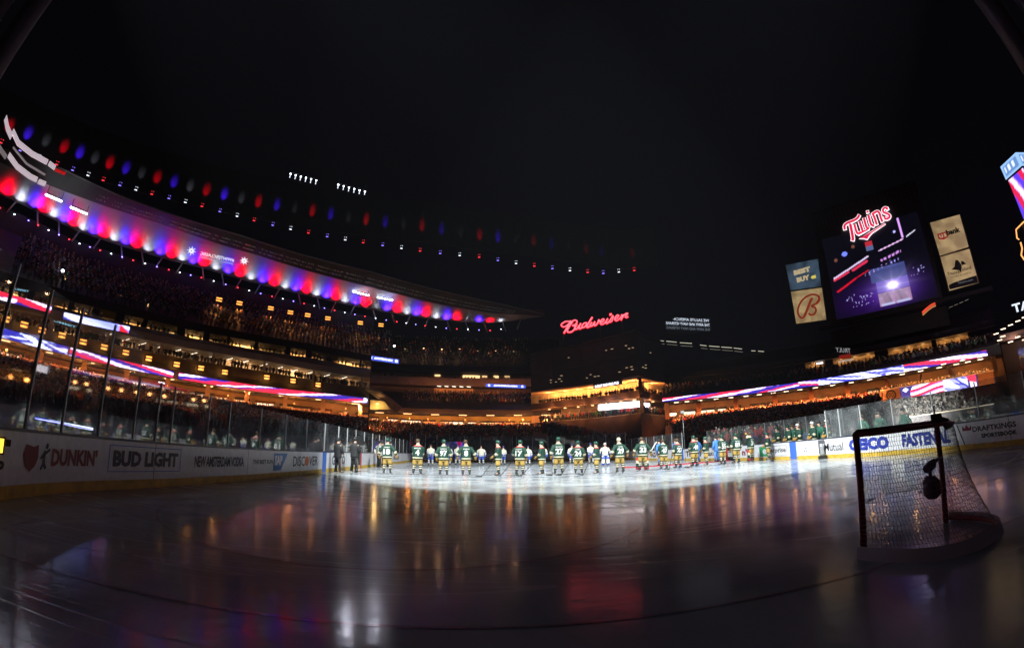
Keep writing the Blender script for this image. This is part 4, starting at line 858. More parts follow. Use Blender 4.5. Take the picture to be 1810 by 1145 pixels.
lettering('letters', 'SUMMIT BREWING PUB', lambda x, y: mid+rg*x-back*.0+Vector((0, 0, y+.08))-back*.02, Wd*.86, .55, WHL, t, bold=.02, cut=99)
# big script sign on the roof
t = tag(empty('roof_script_sign', pe(15, 15.5, 95)), 'large glowing red script beer sign standing on the pub building roof', 'sign')
q0, q1 = pol(11.0, 98, 0), pol(20.6, 92.5, 0); qd = (q1-q0); qd.normalize(); qn = Vector((-qd.y, qd.x, 0))
AZT = tab([(990, 11.1), (1012, 12.9), (1047, 15.5), (1079, 18.0), (1110, 20.35)])
def bud_fn(X, Y, off=0.0):
    x, y = 980+X/12.067, 540+Y/12.067
    dx, dy = x-1051, y-568.5; a = 15.796+dx*.07466-dy*.0045-dx*dy*2.6e-5; el = 16.228-dx*.00432-dy*.07164
    dirv = Vector((math.sin(R(a)), math.cos(R(a)), 0)); o = Vector((CAM.x, CAM.y, 0)); tt = (q0-o).dot(qn)/dirv.dot(qn)
    p = o+dirv*(tt-off); p.z = zel(tt, el); return p
EL0 = tab([(990, 16.05), (1012, 16.0), (1047, 15.95), (1079, 15.85), (1110, 15.72)])
bud = [(26, [(345, 335), (310, 400), (250, 510), (205, 590)]),
       (20, [(335, 345), (240, 345), (160, 395), (145, 430), (185, 462), (250, 440), (340, 372), (410, 320), (465, 318), (482, 355), (445, 405), (390, 428)]),
       (22, [(390, 428), (435, 445), (430, 500), (370, 560), (295, 572), (270, 540), (305, 470), (350, 400), (380, 360)]),
       (24, [(475, 405), (445, 465), (440, 500), (472, 505), (530, 430)]), (24, [(560, 385), (525, 460), (532, 495), (575, 478), (600, 455)]),
       (22, [(690, 370), (635, 378), (592, 430), (603, 468), (645, 455), (700, 390)]), (26, [(805, 255), (745, 350), (695, 435), (702, 465), (745, 448)]),
       (24, [(800, 365), (762, 415), (785, 440), (830, 405), (862, 350)]), (24, [(862, 350), (845, 405), (865, 425), (920, 380), (948, 308), (965, 340), (990, 332)]),
       (20, [(985, 372), (1040, 335), (1062, 300), (1035, 288), (995, 325), (980, 378), (1010, 402), (1065, 378), (1110, 335)]),
       (24, [(1135, 285), (1102, 350), (1115, 382), (1160, 350)]), (36, [(1190, 195), (1210, 192)]),
       (20, [(1165, 345), (1225, 260), (1252, 222), (1250, 262), (1232, 320), (1195, 352), (1165, 340)]),
       (20, [(1288, 292), (1350, 255), (1372, 218), (1342, 208), (1302, 248), (1288, 298), (1320, 325), (1370, 300), (1420, 250)]),
       (24, [(1435, 205), (1440, 230), (1465, 215), (1420, 310)]), (22, [(1432, 285), (1480, 215), (1530, 180), (1562, 178)]), (22, [(1555, 185), (1510, 240), (1535, 262), (1565, 245)])]
strokes('letter_glow', [(w*1.9, l) for w, l in bud], 20, lambda x, y: bud_fn(x, y, 0), mat('neon_dark', (.5, .0, .02), .5, emit=(.9, .0, .015), es=.9), t)
strokes('letter_tubes', bud, 20, lambda x, y: bud_fn(x, y, .25), mat('neon_red', (.9, .1, .1), .5, emit=(1, .12, .16), es=2.6, sample=True), t)
bm = bmesh.new()
for a in (11.6, 14, 16.5, 19.4):
    o = Vector((CAM.x, CAM.y, 0)); dv = Vector((math.sin(R(a)), math.cos(R(a)), 0)); tt = (q0-o).dot(qn)/dv.dot(qn); p = o+dv*(tt+.6); bm = bmesh.new(); tube(bm, [(p.x, p.y, 25.5), (p.x, p.y, 29.5)], .1, n=6); obj('support_post', bm, BLK, t)
# mirrored american salute lettering, built in place of a reflection
t = tag(empty('reflected_message', pe(27.8, 15, 100)), 'black board high right of the red script sign, mirrored salute lettering imitating a reflection', 'sign')
for i, (s, e0, e1, w) in enumerate((('WE SALUTE AMERICA-', 15.75, 15.3, .83), ('THE ARMY AND NAVY VETERANS', 15.2, 14.75, 1.0))):
    p0, p1 = pe(25.1, e0, 100), pe(30.6, e0-.9, 100); rg = (p1-p0).normalized(); wd_ = (p1-p0).length; mid = (p0+p1)/2+rg*wd_*(1-w)/2
    lettering('letters', s, lambda x, y: mid+rg*x+Vector((0, 0, y)), wd_*w, .62, mat('white_led_soft', (.6, .65, .7), .4, emit=(.75, .85, 1), es=1.1), t, bold=.0, mirror=True, cut=99)
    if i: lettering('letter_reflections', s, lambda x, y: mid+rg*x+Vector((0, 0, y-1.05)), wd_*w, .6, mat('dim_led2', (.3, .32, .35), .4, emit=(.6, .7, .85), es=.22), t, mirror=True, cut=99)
bm = bmesh.new(); p = pe(27.9, 14.6, 101); box(bm, p, (10.4, .3, 3.2), rz=-R(27.9)); obj('board_back', bm, mat('board_navy', (.015, .02, .03), .6), t)
# dashed tube lights receding to the right
for i, (a0, e0, a1, e1) in enumerate(((23.6, 13.3, 24.6, 13.15), (24.9, 13.1, 26.2, 12.85), (26.6, 12.75, 28.1, 12.5), (29.1, 12.2, 29.9, 12.0), (30.2, 11.95, 31.5, 11.7), (31.7, 11.65, 33.0, 11.4), (33.2, 11.35, 34.2, 11.1), (35.3, 10.75, 35.8, 10.65), (36.1, 10.6, 36.8, 10.45), (37.4, 10.25, 38.0, 10.1), (38.4, 9.98, 38.7, 9.9), (39.5, 9.7, 40.2, 9.5), (40.4, 9.45, 41.3, 9.25), (41.5, 9.2, 42.3, 9.0))):
    o = bar('tube_light', a0, e0, a1, e1, 125, mat('cold_tube', (.7, .7, .6), .4, emit=(1, .95, .75), es=.75 if i else .5), .10)
    tag(o, 'one dash of the pale tube light line sloping down right of the pub', 'tube light', 'pale tube lights right of the pub')
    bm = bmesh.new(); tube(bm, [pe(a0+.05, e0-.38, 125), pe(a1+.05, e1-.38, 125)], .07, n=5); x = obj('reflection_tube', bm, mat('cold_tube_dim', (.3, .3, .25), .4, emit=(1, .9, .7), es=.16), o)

# ------------------------------------------------------------------ right grandstand
RS = tag(empty('grandstand', pol(42, 95, 0)), 'right grandstand with a long LED ribbon and an orange lit concourse', 'grandstand')
az_r = frange(23.9, 62.5, 40)
DR = lambda a: 93.0
FR = tab([(23, 3.6), (25, 3.9), (28.5, 4.1), (35, 4.3), (49, 4.2), (63, 4.2)])
zr = lambda a: zel(90, FR(a))-1.8
az_r1 = frange(23.9, 49.3, 26)
swept('lower_seating', az_r1, lambda a: [(46 if a > 30 else 46+(30-a)*5, -.05), (46 if a > 30 else 46+(30-a)*5, .5), (90, zr(a)), (100, zr(a)), (100, -.05)], mat('seating_brown', (.05, .035, .03), .7), RS)
swept('concourse_wall', az_r, lambda a: [(100.02, 0), (100.02, 10.9), (100.6, 10.9), (100.6, 0)], mat('conc_brown', (.30, .19, .11), .8, noise=.3, nscale=.3), RS)
swept('second_deck', az_r, lambda a: [(93, zel(93, 5.6)-.05), (93, zel(93, 6.5)+.1), (112, zel(112, 7.5)), (116, zel(112, 7.5)), (116, 10.4), (101, 10.35)], DARKC, RS)
swept('upper_wall', az_r, lambda a: [(116.02, 12), (116.02, zel(116, 8.65)), (116.4, zel(116, 8.65)), (116.4, 12)], TAN, RS)
swept('opening_ceiling', az_r, lambda a: [(111.2, zel(111, 8.5)-.06), (111.2, zel(111, 8.5)-.01), (115.9, zel(111, 8.5)-.01), (115.9, zel(111, 8.5)-.06)], TAN, RS)
swept('upper_seating', az_r, lambda a: [(111, zel(111, 8.5)), (111, zel(111, 9.1)), (125, zel(125, 10.4)), (126, zel(125, 10.2)), (117, zel(111, 8.5))], DARKC, RS)
for a in (24.3, 28.2, 32.7, 37.4, 41.6, 45.8, 50.2, 57.0, 61.6):
    big = a > 49; bm = bmesh.new(); box(bm, pol(a, 94.2, (zr(a)+zel(93, 5.55))/2), (.9 if not big else .7, .8, zel(93, 5.5)-zr(a)), rz=-R(a)); obj('column', bm, mat('column_orange', (.55, .28, .12), .7), RS)
for (a0, a1) in ((23.9, 41.4), (43.7, 44.6), (49.4, 50.9), (55.7, 56.2), (59.6, 62.5)):   # dark infill between upper openings
    swept('opening_infill', frange(a0, a1, max(2, int(a1-a0))), lambda a: [(112.1, zel(112, 7.45)), (112.1, zel(112, 8.5)), (112.5, zel(112, 8.5)), (112.5, zel(112, 7.45))], DARKC, RS)
rt0 = lambda a: zel(92.7, 5.68); rt1 = lambda a: zel(92.7, tab([(23.8, 6.1), (29, 6.2), (35, 6.25), (43, 6.38), (52.5, 6.42), (61, 6.25)])(a))
ribbon_screen('ribbon_screen', 23.8, 61.1, lambda a: 92.7, rt0, rt1, 'very long flag patterned LED ribbon along the right grandstand', seed=300, n=260)
for a in [25.5, 26.8, 28.4, 30.4, 32.2, 34, 35.6, 37.3, 38.8, 40.4, 42.2, 44.2, 46.3, 48.4, 52, 54, 56, 57.8, 59, 60.3]:
    t = tag(empty('concourse_light', pol(a, 94.5, 10.2)), 'small warm ceiling light under the right ribbon', 'ceiling light', 'warm lights of the right concourse')
    bm = bmesh.new(); box(bm, pol(a, 94.0, zel(94, 5.45)), (.9, .4, .1), rz=-R(a)-.1); obj('fitting', bm, mat('warm_diffuser2', (.9, .7, .5), .4, emit=(1, .75, .5), es=3), t)
    lamp('POINT', 'lamp', pol(a, 97.0, 9.2), 110, (1, .40, .13), radius=.35, parent=t)
for a in (42.5, 45.6, 47.2, 48.7, 51.8, 53.3, 54.8, 57.1, 58.7):
    t = tag(empty('club_light', pol(a, 114, 16.8)), 'warm lamp inside an upper opening of the right stand', 'ceiling light', 'warm lamps in the right upper openings')
    bm = bmesh.new(); box(bm, pol(a, 114.0, zel(111, 8.5)-.1), (3.1, .6, .06), rz=-R(a)); obj('fitting', bm, BLK, t)
    lamp('POINT', 'lamp', pol(a, 114.6, zel(111, 8.5)-.6), 85, (1, .5, .17), radius=.15, parent=t)
bm = bmesh.new(); box(bm, pe(43.1, 8.15, 112), (1.5, .3, .3), rz=-R(43)); tag(obj('wall_screen', bm, WHL), 'small bright screen in the leftmost upper opening of the right stand', 'screen')
t = tag(empty('reflected_truly', pe(46, 9.2, 110)), 'mirrored pale lettering with a red block below, imitating a reflection over the right stand', 'sign')  # lettering and blocks built in place of a mirrored reflection
p0, p1 = pe(45.15, 9.15, 110), pe(46.85, 8.7, 110); rg = (p1-p0).normalized(); mid = (p0+p1)/2
lettering('letters', 'TRULY', lambda x, y: mid+rg*x+Vector((0, 0, y)), 3.2, 1.0, mat('dim_white', (.4, .4, .4), .4, emit=(.8, .82, .85), es=.42), t, mirror=True, cut=99)
bm = bmesh.new(); box(bm, pe(46.1, 8.45, 110), (2.6, .2, .8), rz=-R(46)); obj('red_block', bm, mat('dim_red', (.3, .02, .02), .5, emit=(.8, .05, .03), es=.22), t)
bm = bmesh.new(); box(bm, pe(46.1, 7.98, 110), (3.4, .2, .25), rz=-R(46)); obj('pale_bar', bm, mat('dim_white'), t)
# big deck with flag screen at the right
DX = 86.0
XT = tag(empty('party_deck', pol(55, DX, 0)), 'raised party deck with a flag screen on its front at the right', 'deck')
az_x = frange(49.4, 61.4, 14)
ez = lambda a, e: zel(DX, e)
swept('deck_slab', az_x, lambda a: [(DX, ez(a, 2.85)), (DX, ez(a, 4.1)), (100, ez(a, 4.1)), (100, ez(a, 2.85))], mat('deck_brown', (.20, .13, .10), .7, noise=.2, nscale=.4), XT)
swept('rail', az_x, lambda a: [(DX-.06, ez(a, 4.08)), (DX-.06, ez(a, 4.16)), (DX-.02, ez(a, 4.16)), (DX-.02, ez(a, 4.08))], mat('rail_glow', (.7, .5, .3), .5, emit=(1, .6, .25), es=.25), XT)  # warm light on the rail put in as emission
swept('deck_wall', az_x, lambda a: [(DX+2.0, -.05), (DX+2.0, ez(a, 2.83)), (DX+3, ez(a, 2.83)), (DX+3, -.05)], mat('deck_base', (.02, .02, .03), .7), XT)
WOOD = mat('wood_cladding', (.50, .34, .2), .6, noise=.15, nscale=1.5)
for a0, a1, nm in ((49.5, 51.45, 'left'), (59.65, 61.3, 'right')):
    bm = bmesh.new(); sweep(bm, frange(a0, a1, 4), lambda a: [(DX-.25, ez(a, 2.85)), (DX-.25, ez(a, 4.05)), (DX-.05, ez(a, 4.05)), (DX-.05, ez(a, 2.85))])
    w = obj('wood_panel', bm, WOOD, XT)
    for k in range(1, 7):
        bm = bmesh.new(); zz = ez(0, 2.85)+k*(ez(0, 4.05)-ez(0, 2.85))/7; sweep(bm, frange(a0, a1, 3), lambda a: [(DX-.27, zz-.02), (DX-.27, zz+.02), (DX-.24, zz+.02), (DX-.24, zz-.02)]); obj('board_gap', bm, mat('gap_dark', (.08, .05, .03), .7), w)
cf = arc_fn(50.45, 3.45, DX-.35)
ringp = lambda r: [[(r*math.cos(a), r*math.sin(a)) for a in frange(0, 2*math.pi, 24)]]
strokes('round_crest', [(.28, ringp(.72)[0]), (.12, ringp(.40)[0]), (.14, [(-.2, .2), (.22, -.22)]), (.1, [(-.2, -.2), (.0, .1), (.2, .2)])], .1, cf, INKB, XT, n=1)
def bigflag(u, v):
    x, y = u*8.2, v
    if u < .13: 
        dx, dy = (u-.07)/.05, (v-.72)/.25; return (1.2, 1.2, 1.7) if abs(dx)+abs(dy) < .8 else (.04, .03, .16)
    if u < .57:
        k = (y*1.9-u*1.2+.25*math.sin(u*9)+.1) % 1.0
        edge_ = (u-.13)/.10
        if v > .55+edge_*.9: return (.04, .03, .16)
        if k < .42: return (.85, .03, .07)
        if k < .82: return (1.25, 1.2, 1.7)
        return (.35, .2, .8)
    if u < .88:
        b = n1(u*26+v*4)*n1(u*11+v*9+4); return (1.1, 1.25, 1.8) if b > .34 else ((.35, .35, 1.1) if b > .16 else (.05, .05, .35))
    if u < .985: return ((.85, .03, .07) if v > .55-(u-.88)*2 else (1.2, 1.1, 1.5)) if v > 1-(u-.87)*14 or v < .6 and u > .9 else (.04, .03, .16)
    return (.04, .03, .16)
g = [[pol(a, DX-.2, ez(a, 2.9)+(ez(a, 4.05)-ez(a, 2.9))*j/24) for j in range(25)] for a in frange(51.5, 59.6, 150)]
picture('led_panel', g, bigflag, RIB, XT)
wash(50.4, DX-4.5, 6.0, 480, pol(50.4, DX, 6.4), 'deck panel left'); wash(60.4, DX-4.5, 6.0, 500, pol(60.4, DX, 6.4), 'deck panel right')
for a, s in ((50, 1), (52.8, -1), (53.6, 1), (57.5, -1)):
    bm = bmesh.new(); tube(bm, [pe(a, 4.15, 92), pe(a+.45*s, 5.2, 92)], .16, n=6); obj('slanted_strut', bm, mat('column_orange'), XT)
# frosty planted bank and rail below the deck
BANK = mat('frosty_shrub', (.22, .21, .19), .9, noise=.4, nscale=1.2)
bm = bmesh.new(); rnd = random.Random(5)
for i in range(5200):
    a = rnd.uniform(49.8, 61.0); d = rnd.uniform(74, 80); z = rnd.uniform(zel(76, .85), zel(76, 2.75)) if a < 57.9 else rnd.uniform(zel(76, .9), zel(76, 1.7)); p = pol(a, d, z)
    u = Vector((rnd.uniform(-1, 1), rnd.uniform(-1, 1), rnd.uniform(-1, 1)))*.28; w = Vector((rnd.uniform(-1, 1), rnd.uniform(-1, 1), rnd.uniform(-1, 1)))*.28
    bm.faces.new([bm.verts.new(p+q) for q in (u, w, -u, -w)])
tag(obj('frosty_hedge', bm, BANK), 'frosty grey planting filling the bank under the flag screen', 'hedge', kind='stuff')
swept('bank_wall', frange(49.8, 64, 12), lambda a: [(72, 0), (72, zel(72, .85)), (73, zel(72, .85)), (73, 0)], mat('bank_wall_grey', (.12, .12, .13), .7)); tag(bpy.data.objects['bank_wall'], 'low grey wall with a bright top edge in front of the frosty planting', 'wall')
strip_o = swept('edge_rail', frange(51.6, 60.8, 10), lambda a: [(71.9, zel(72, .82)), (71.9, zel(72, .9)), (71.98, zel(72, .9)), (71.98, zel(72, .82))], mat('edge_glow', (.8, .7, .5), .5, emit=(1, .85, .6), es=.5)); tag(strip_o, 'thin bright handrail line below the frosty planting', 'rail')  # bright edge of the rail painted in as glow
# pale hanging banner at the corner of the deck
bm = bmesh.new(); P0, P1, P2 = pe(49.4, 3.9, 84), pe(48.8, 2.4, 82), pe(48.1, .75, 80)
v = []
for i, P in enumerate(((49.4, 3.9, 84), (49.2, 3.0, 83), (48.8, 1.9, 81.5), (48.3, .8, 80))):
    v.append([bm.verts.new(pe(P[0]+o, P[1], P[2]+.15*math.sin(o*20))) for o in (-.3+.05*i, -.1, .1, .25)])
for a, b in zip(v, v[1:]):
    for j in range(3): bm.faces.new((a[j], a[j+1], b[j+1], b[j]))
tag(obj('hanging_drape', bm, mat('drape_cream', (.75, .6, .42), .8, noise=.25, nscale=3)), 'long pale drape hanging from the left corner of the party deck', 'drape')
t = tag(empty('added_bank_lamp', pol(50, 80, 9)), 'added white lamp brightening the frosty planting', 'light')  # lamp added only to light up the planting
bm = bmesh.new(); box(bm, pol(50, 70.1, 1.6), (.3, .3, .3)); obj('head', bm, BLK, t)
lamp('SPOT', 'lamp', pol(51, 66, 2.4), 13000, (1, .93, .85), pol(54.5, 77, 3.8), R(75), 1.0, .3, parent=t)

# far right building with warm lights and letters
t = tag(empty('right_building', pol(66, 96, 0)), 'dark building at the right edge with warm ceiling lights', 'building')
bm = bmesh.new(); sweep(bm, frange(62.6, 76, 8), lambda a: [(96, 0), (96, 9), (99, 9), (99, 12.4), (95, 12.4), (95, 13.6), (110, 13.6), (110, 0)]); obj('body', bm, mat('dark_purple_wall', (.05, .04, .05), .7, noise=.2, nscale=.4), t)
for i, (a, e) in enumerate(((62.4, 7.6), (63.2, 7.9), (64.0, 8.1), (64.8, 8.3), (62.6, 6.9), (63.6, 6.5), (64.4, 6.8), (65.0, 6.4), (63.0, 7.2), (65.5, 8.5))):
    bm = bmesh.new(); box(bm, pe(a, e, 94.5), (.8, .2, .12), rz=-R(a)-.2); obj('ceiling_lamp', bm, mat('warm_diffuser2'), t)
lamp('POINT', 'lamp', pe(64, 6.7, 94), 350, (1, .5, .3), radius=.3, parent=t)
t = tag(empty('facade_letters', pe(66, 9.6, 94)), 'white facade lettering cut off by the right edge of the photo', 'sign')
p0 = pe(64.6, 9.15, 94); rg = Vector((math.cos(R(66)), -math.sin(R(66)), 0)); lettering('letters', 'TARGET FIELD', lambda x, y: p0+rg*(x+7.0)+Vector((0, 0, y+x*.0)), 14, 1.45, mat('white_led_soft'), t, bold=.03, cut=99)

# ------------------------------------------------------------------ tower with LED faces and a neon figure
TW = tag(empty('led_tower', pol(70, 105, 0)), 'tall LED tower glowing red, white and blue at the right edge', 'tower')
tc = pol(70.1, 108, 0); ang = -R(70)+R(50); ux = Vector((math.cos(ang), math.sin(ang), 0)); uy = Vector((-ux.y, ux.x, 0)); hw = 2.3; tz0, tz1 = 13.0, 43.6
bm = bmesh.new(); box(bm, tc+Vector((0, 0, 21.9)), (hw*2-.1, hw*2-.1, 43.8), rz=ang); obj('shaft', bm, BLK, TW)
TWM = screen_mat('led_tower_faces', 1.1)
def towcol(f):
    def c(u, v):
        w = u+.35*math.sin(v*5+f)+v*.9
        if v < .12: return (.12, .01, .05)
        k = (w*1.15+f*.37) % 1.0
        if k < .33: return (.85, .02, .10)
        if k < .62: return (1.1, .95, 1.5)
        if k < .70: return (.6, .25, 1.1)
        return (.12, .06, 1.0)
    return c
for f, (n_, s_) in enumerate(((-uy, ux), (-ux, -uy), (uy, -ux), (ux, uy))):
    g = [[tc+n_*hw+s_*(-hw+2*hw*i/20)+Vector((0, 0, tz0+(tz1-tz0)*j/60)) for j in range(61)] for i in range(21)]
    picture('led_face', g, towcol(f*1.0), TWM, TW)
    g = [[tc+n_*(hw+.25)+s_*(-hw-.25+2*(hw+.25)*i/16)+Vector((0, 0, 43.9+3.0*j/10)) for j in range(11)] for i in range(17)]
    picture('crown_face', g, lambda u, v: (1.0, 1.1, 1.6) if (.3 < v < .75 and .15 < u < .85 and int(u*12) % 3) else ((.15, .30, .62) if .1 < u < .9 and .1 < v < .9 else (.35, .6, 1.0)), TWM, TW)
bm = bmesh.new(); box(bm, tc+Vector((0, 0, 45.4)), (hw*2+.4, hw*2+.4, 3.1), rz=ang); obj('crown', bm, BLK, TW)
t = tag(empty('neon_figure', pe(67.5, 15, 95)), 'orange neon outline with a red script at the right edge below the tower', 'sign')
NO = mat('neon_orange', (.9, .4, .1), .5, emit=(1, .42, .12), es=1.6); NR = mat('neon_red2', (.9, .05, .05), .5, emit=(1, .04, .05), es=1.6)
for m_, P in ((NO, [(69.5, 17.6), (68.2, 17.2), (67.3, 16.8), (67.1, 16.0), (67.25, 15.8)]), (NO, [(67.3, 15.5), (67.25, 14.9), (66.95, 14.3), (67.1, 13.8), (67.6, 13.2), (68.6, 12.8)]), (NR, [(69.2, 16.2), (68.4, 15.7), (68.1, 14.9), (68.6, 14.6), (69.0, 15.2)])):
    bm = bmesh.new(); tube(bm, [pe(a, e, 95) for a, e in P], .13, n=6); obj('neon_tube', bm, m_, t)
bm = bmesh.new(); box(bm, pe(70.2, 15, 96), (7.5, .3, 9), rz=-R(69.5)); obj('backing', bm, BLK, t)

# ------------------------------------------------------------------ scoreboard
SD = 110.0; sc0 = pol(52, SD, 0); sr = Vector((math.cos(R(52)), -math.sin(R(52)), 0)); sn = Vector((-math.sin(R(52)), -math.cos(R(52)), 0))
def sbp(a, e, off=0.0):
    """point on the scoreboard plane seen at azimuth a, elevation e"""
    r = math.tan(R(a-52))*SD; d = SD/math.cos(R(a-52)); p = sc0+sr*r; p.z = CAM.z+math.tan(R(e))*d; return p+sn*off
SBD = tag(empty('scoreboard', sbp(52, 12.4)), 'huge dark scoreboard with a live video picture and a red script team name', 'scoreboard')
DARKF = mat('board_dark', (.022, .021, .022), .6)
def panel(name, pts, thick, m, parent, off=0.0):
    bm = bmesh.new(); a = [bm.verts.new(sbp(*p, off)) for p in pts]; b = [bm.verts.new(sbp(*p, off-thick)) for p in pts]
    bm.faces.new(a); bm.faces.new(b[::-1]); n = len(a)
    for i in range(n): bm.faces.new((a[i], b[i], b[(i+1) % n], a[(i+1) % n]))
    return obj(name, bm, m, parent)
panel('frame', [(45.2, 12.0), (57.9, 12.0), (58.9, 25.0), (45.7, 25.1)], 2.0, DARKF, SBD)
bm = bmesh.new()
for k in range(7):
    for i in range(26):
        p = sbp(45.9+i*.5, 24.8-k*.28, .1); box(bm, p, (.5, .12, .3), rz=-R(52))
obj('grille', bm, mat('lattice_grey', (.045, .042, .04), .7), SBD)
bm = bmesh.new(); box(bm, pol(51.5, SD+4, 22.4), (26, 3, 4), rz=-R(52)); obj('support_block', bm, mat('support_black', (.008, .008, .01), .8), SBD)
panel('walkway', [(43.6, 11.9), (63.2, 11.9), (63.2, 12.3), (43.6, 12.3)], 1.5, mat('walkway_dark', (.012, .012, .016), .8), SBD, .3)
def shot(u, v):
    """the live aerial picture: u to the right, v up"""
    def ln(u0, v0, u1, v1, w):
        if not min(u0, u1)-w < u < max(u0, u1)+w: return False
        t = max(0, min(1, ((u-u0)*(u1-u0)+(v-v0)*(v1-v0))/((u1-u0)**2+(v1-v0)**2))); return math.hypot(u-u0-t*(u1-u0), (v-v0-t*(v1-v0))*.9) < w
    r, g, b = .003, .003, .007
    dx, dy = (u-.58), (v-.22); q = math.exp(-(dx*dx*22+dy*dy*45)); r += .085*q; g += .01*q; b += .40*q
    q = math.exp(-((u-.45)**2*7+(v-.15)**2*30)); b += .08*q; r += .02*q
    if .40 < u < .76 and .335+(u-.4)*-.02 < v < .50-(.0): q = .5+.8*n1(u*30)*n1(v*22); r, g, b = .11*q, .14*q, .48*q
    if .44+.3*(v-.02)*0 < u < .76 and .04 < v < .20: 
        q = .5+.7*n1(u*40+v*9)*n1(v*30); r, g, b = .52*q, .34*q, .55*q
        if v < .065: r = g = .6; b = 1.0
        if int(u*60+v*10) % 9 == 0: r, g, b = .5, .25, .5
    if .44 < u < .76 and .2 < v < .335: r, g, b = .18, .12, .62
    s = math.hypot((u-.60)*1.0, (v-.26)*1.25)
    th = math.atan2(v-.26, u-.6); ray = .5+.5*math.cos(th*8+.5)
    f = math.exp(-(s/.042)**2)*3+math.exp(-s/.06)*.8+ray**8*math.exp(-s/.07)*.5; r += f*1.0; g += f*.85; b += f*1.3
    if ln(.05, .50, .42, .66, .009): r, g, b = .9, .75, 1.1
    if ln(.05, .475, .20, .535, .012) or ln(.25, .545, .40, .61, .014): r, g, b = .9, .04, .12
    if ln(.06, .33, .26, .44, .010) or ln(.28, .45, .40, .50, .006): r, g, b = .8, .01, .03
    if ln(.54, .69, .80, .745, .006): r, g, b = 1.1, .7, 1.2
    if ln(.84, .76, .93, .80, .006): r, g, b = .9, .9, 1.1
    if ln(.80, .98, .80, .77, .013): r, g, b = 1.0, .5, 1.3
    if ln(.55, .575, .74, .62, .012) and int(u*70) % 3: r, g, b = .8, .35, 1.0
    if ln(.37, .45, .62, .53, .02) and int(u*90) % 4 == 0 and int(v*80) % 2: r, g, b = .5, .4, 1.0
    if ln(.62, .51, .72, .545, .012) and int(u*90) % 3 == 0: r, g, b = .4, .4, 1.2
    if math.hypot(u-.20, v-.76) < .028: r, g, b = .25, .35, 1.6
    if math.hypot(u-.10, v-.71) < .020 or math.hypot(u-.30, v-.82) < .020: r, g, b = .22, .08, .05
    if .42 < u < .50 and .72 < v < .83: r, g, b = (.6, .03, .05) if v > .78 else (.12, .16, .35)
    if math.hypot(u-.735, v-.855) < .013: r, g, b = .7, .7, 1.6
    if (.12 < u < .42 and .1 < v < .26 or .78 < u < .93 and .3 < v < .40) and hsh(int(u*120)*3.1+int(v*90)*7.7) > .93: r, g, b = .5, .45, 1.0
    return (r, g, b)
VID = screen_mat('video_wall', .85)
g = [[sbp(45.9+(57.6-45.9)*i/150+(j/110)*.35, 12.7+(21.9-12.7)*j/110, .05) for j in range(111)] for i in range(151)]
picture('video_picture', g, shot, VID, SBD)
# script team name above the picture, traced from the sign: x,y in sign units
TWA = tab([(1490, 49.0), (1510, 50.05), (1535, 52.2), (1575, 55.25), (1590, 56.4)])
def tw_fn(off):
    def f(X, Y):
        x, y = 1480+X/14.31, 355+Y/14.31; dx, dy = x-1535, y-395
        a = 52.05+dx*.0688+dy*.0195; e = 22.1-dy*.0640+dx*.0225*0
        a = 52.156+dx*.0639-(y-397.5)*.01928; e = 22.083-dx*.01787-(y-397.5)*.0592
        return sbp(a, e, off)
    return f
tws = [(62, [(195, 735), (185, 660), (235, 600), (320, 560), (430, 515), (515, 460), (556, 395)]), (72, [(335, 620), (375, 800), (405, 965), (400, 1010)]),
       (60, [(445, 635), (490, 790), (540, 850), (600, 820)]), (60, [(575, 560), (635, 740), (650, 800)]), (60, [(685, 475), (745, 680), (800, 715)]), (44, [(560, 860), (690, 790), (790, 730)]),
       (60, [(800, 405), (860, 610), (925, 650)]), (52, [(765, 302), (787, 298)]), (60, [(905, 345), (960, 480), (1000, 610)]), (58, [(920, 345), (1020, 295), (1075, 345), (1105, 450), (1140, 540)]),
       (54, [(1270, 240), (1225, 205), (1165, 250), (1185, 320), (1270, 355), (1325, 405), (1300, 465), (1225, 485), (1205, 440)]), (26, [(1270, 200), (1290, 250)])]
sw = [(570, 972), (820, 825), (1195, 600), (1215, 618), (1000, 750), (880, 830), (820, 900), (765, 990), (690, 970)]
swo = [(548, 982), (815, 808), (1195, 582), (1232, 612), (1005, 768), (893, 845), (835, 912), (770, 1010), (690, 988)]
TWW = mat('team_white', (.9, .9, .9), .4, emit=(.95, .85, .9), es=1.5); TWR = mat('team_red', (.8, .05, .1), .4, emit=(.85, .03, .10), es=.85)
strokes('letter_outlines', [(w+34, l) for w, l in tws], 60, tw_fn(.4), TWW, SBD)
strokes('letter_faces', tws, 60, tw_fn(.6), TWR, SBD)
for nm, P, m_, off in (('underline_outline', swo, TWW, .4), ('underline_face', sw, TWR, .6)):
    bm = bmesh.new(); f = tw_fn(off); bm.faces.new([bm.verts.new(f(*p)) for p in P]); bmesh.ops.triangulate(bm, faces=bm.faces); obj(nm, bm, m_, SBD)
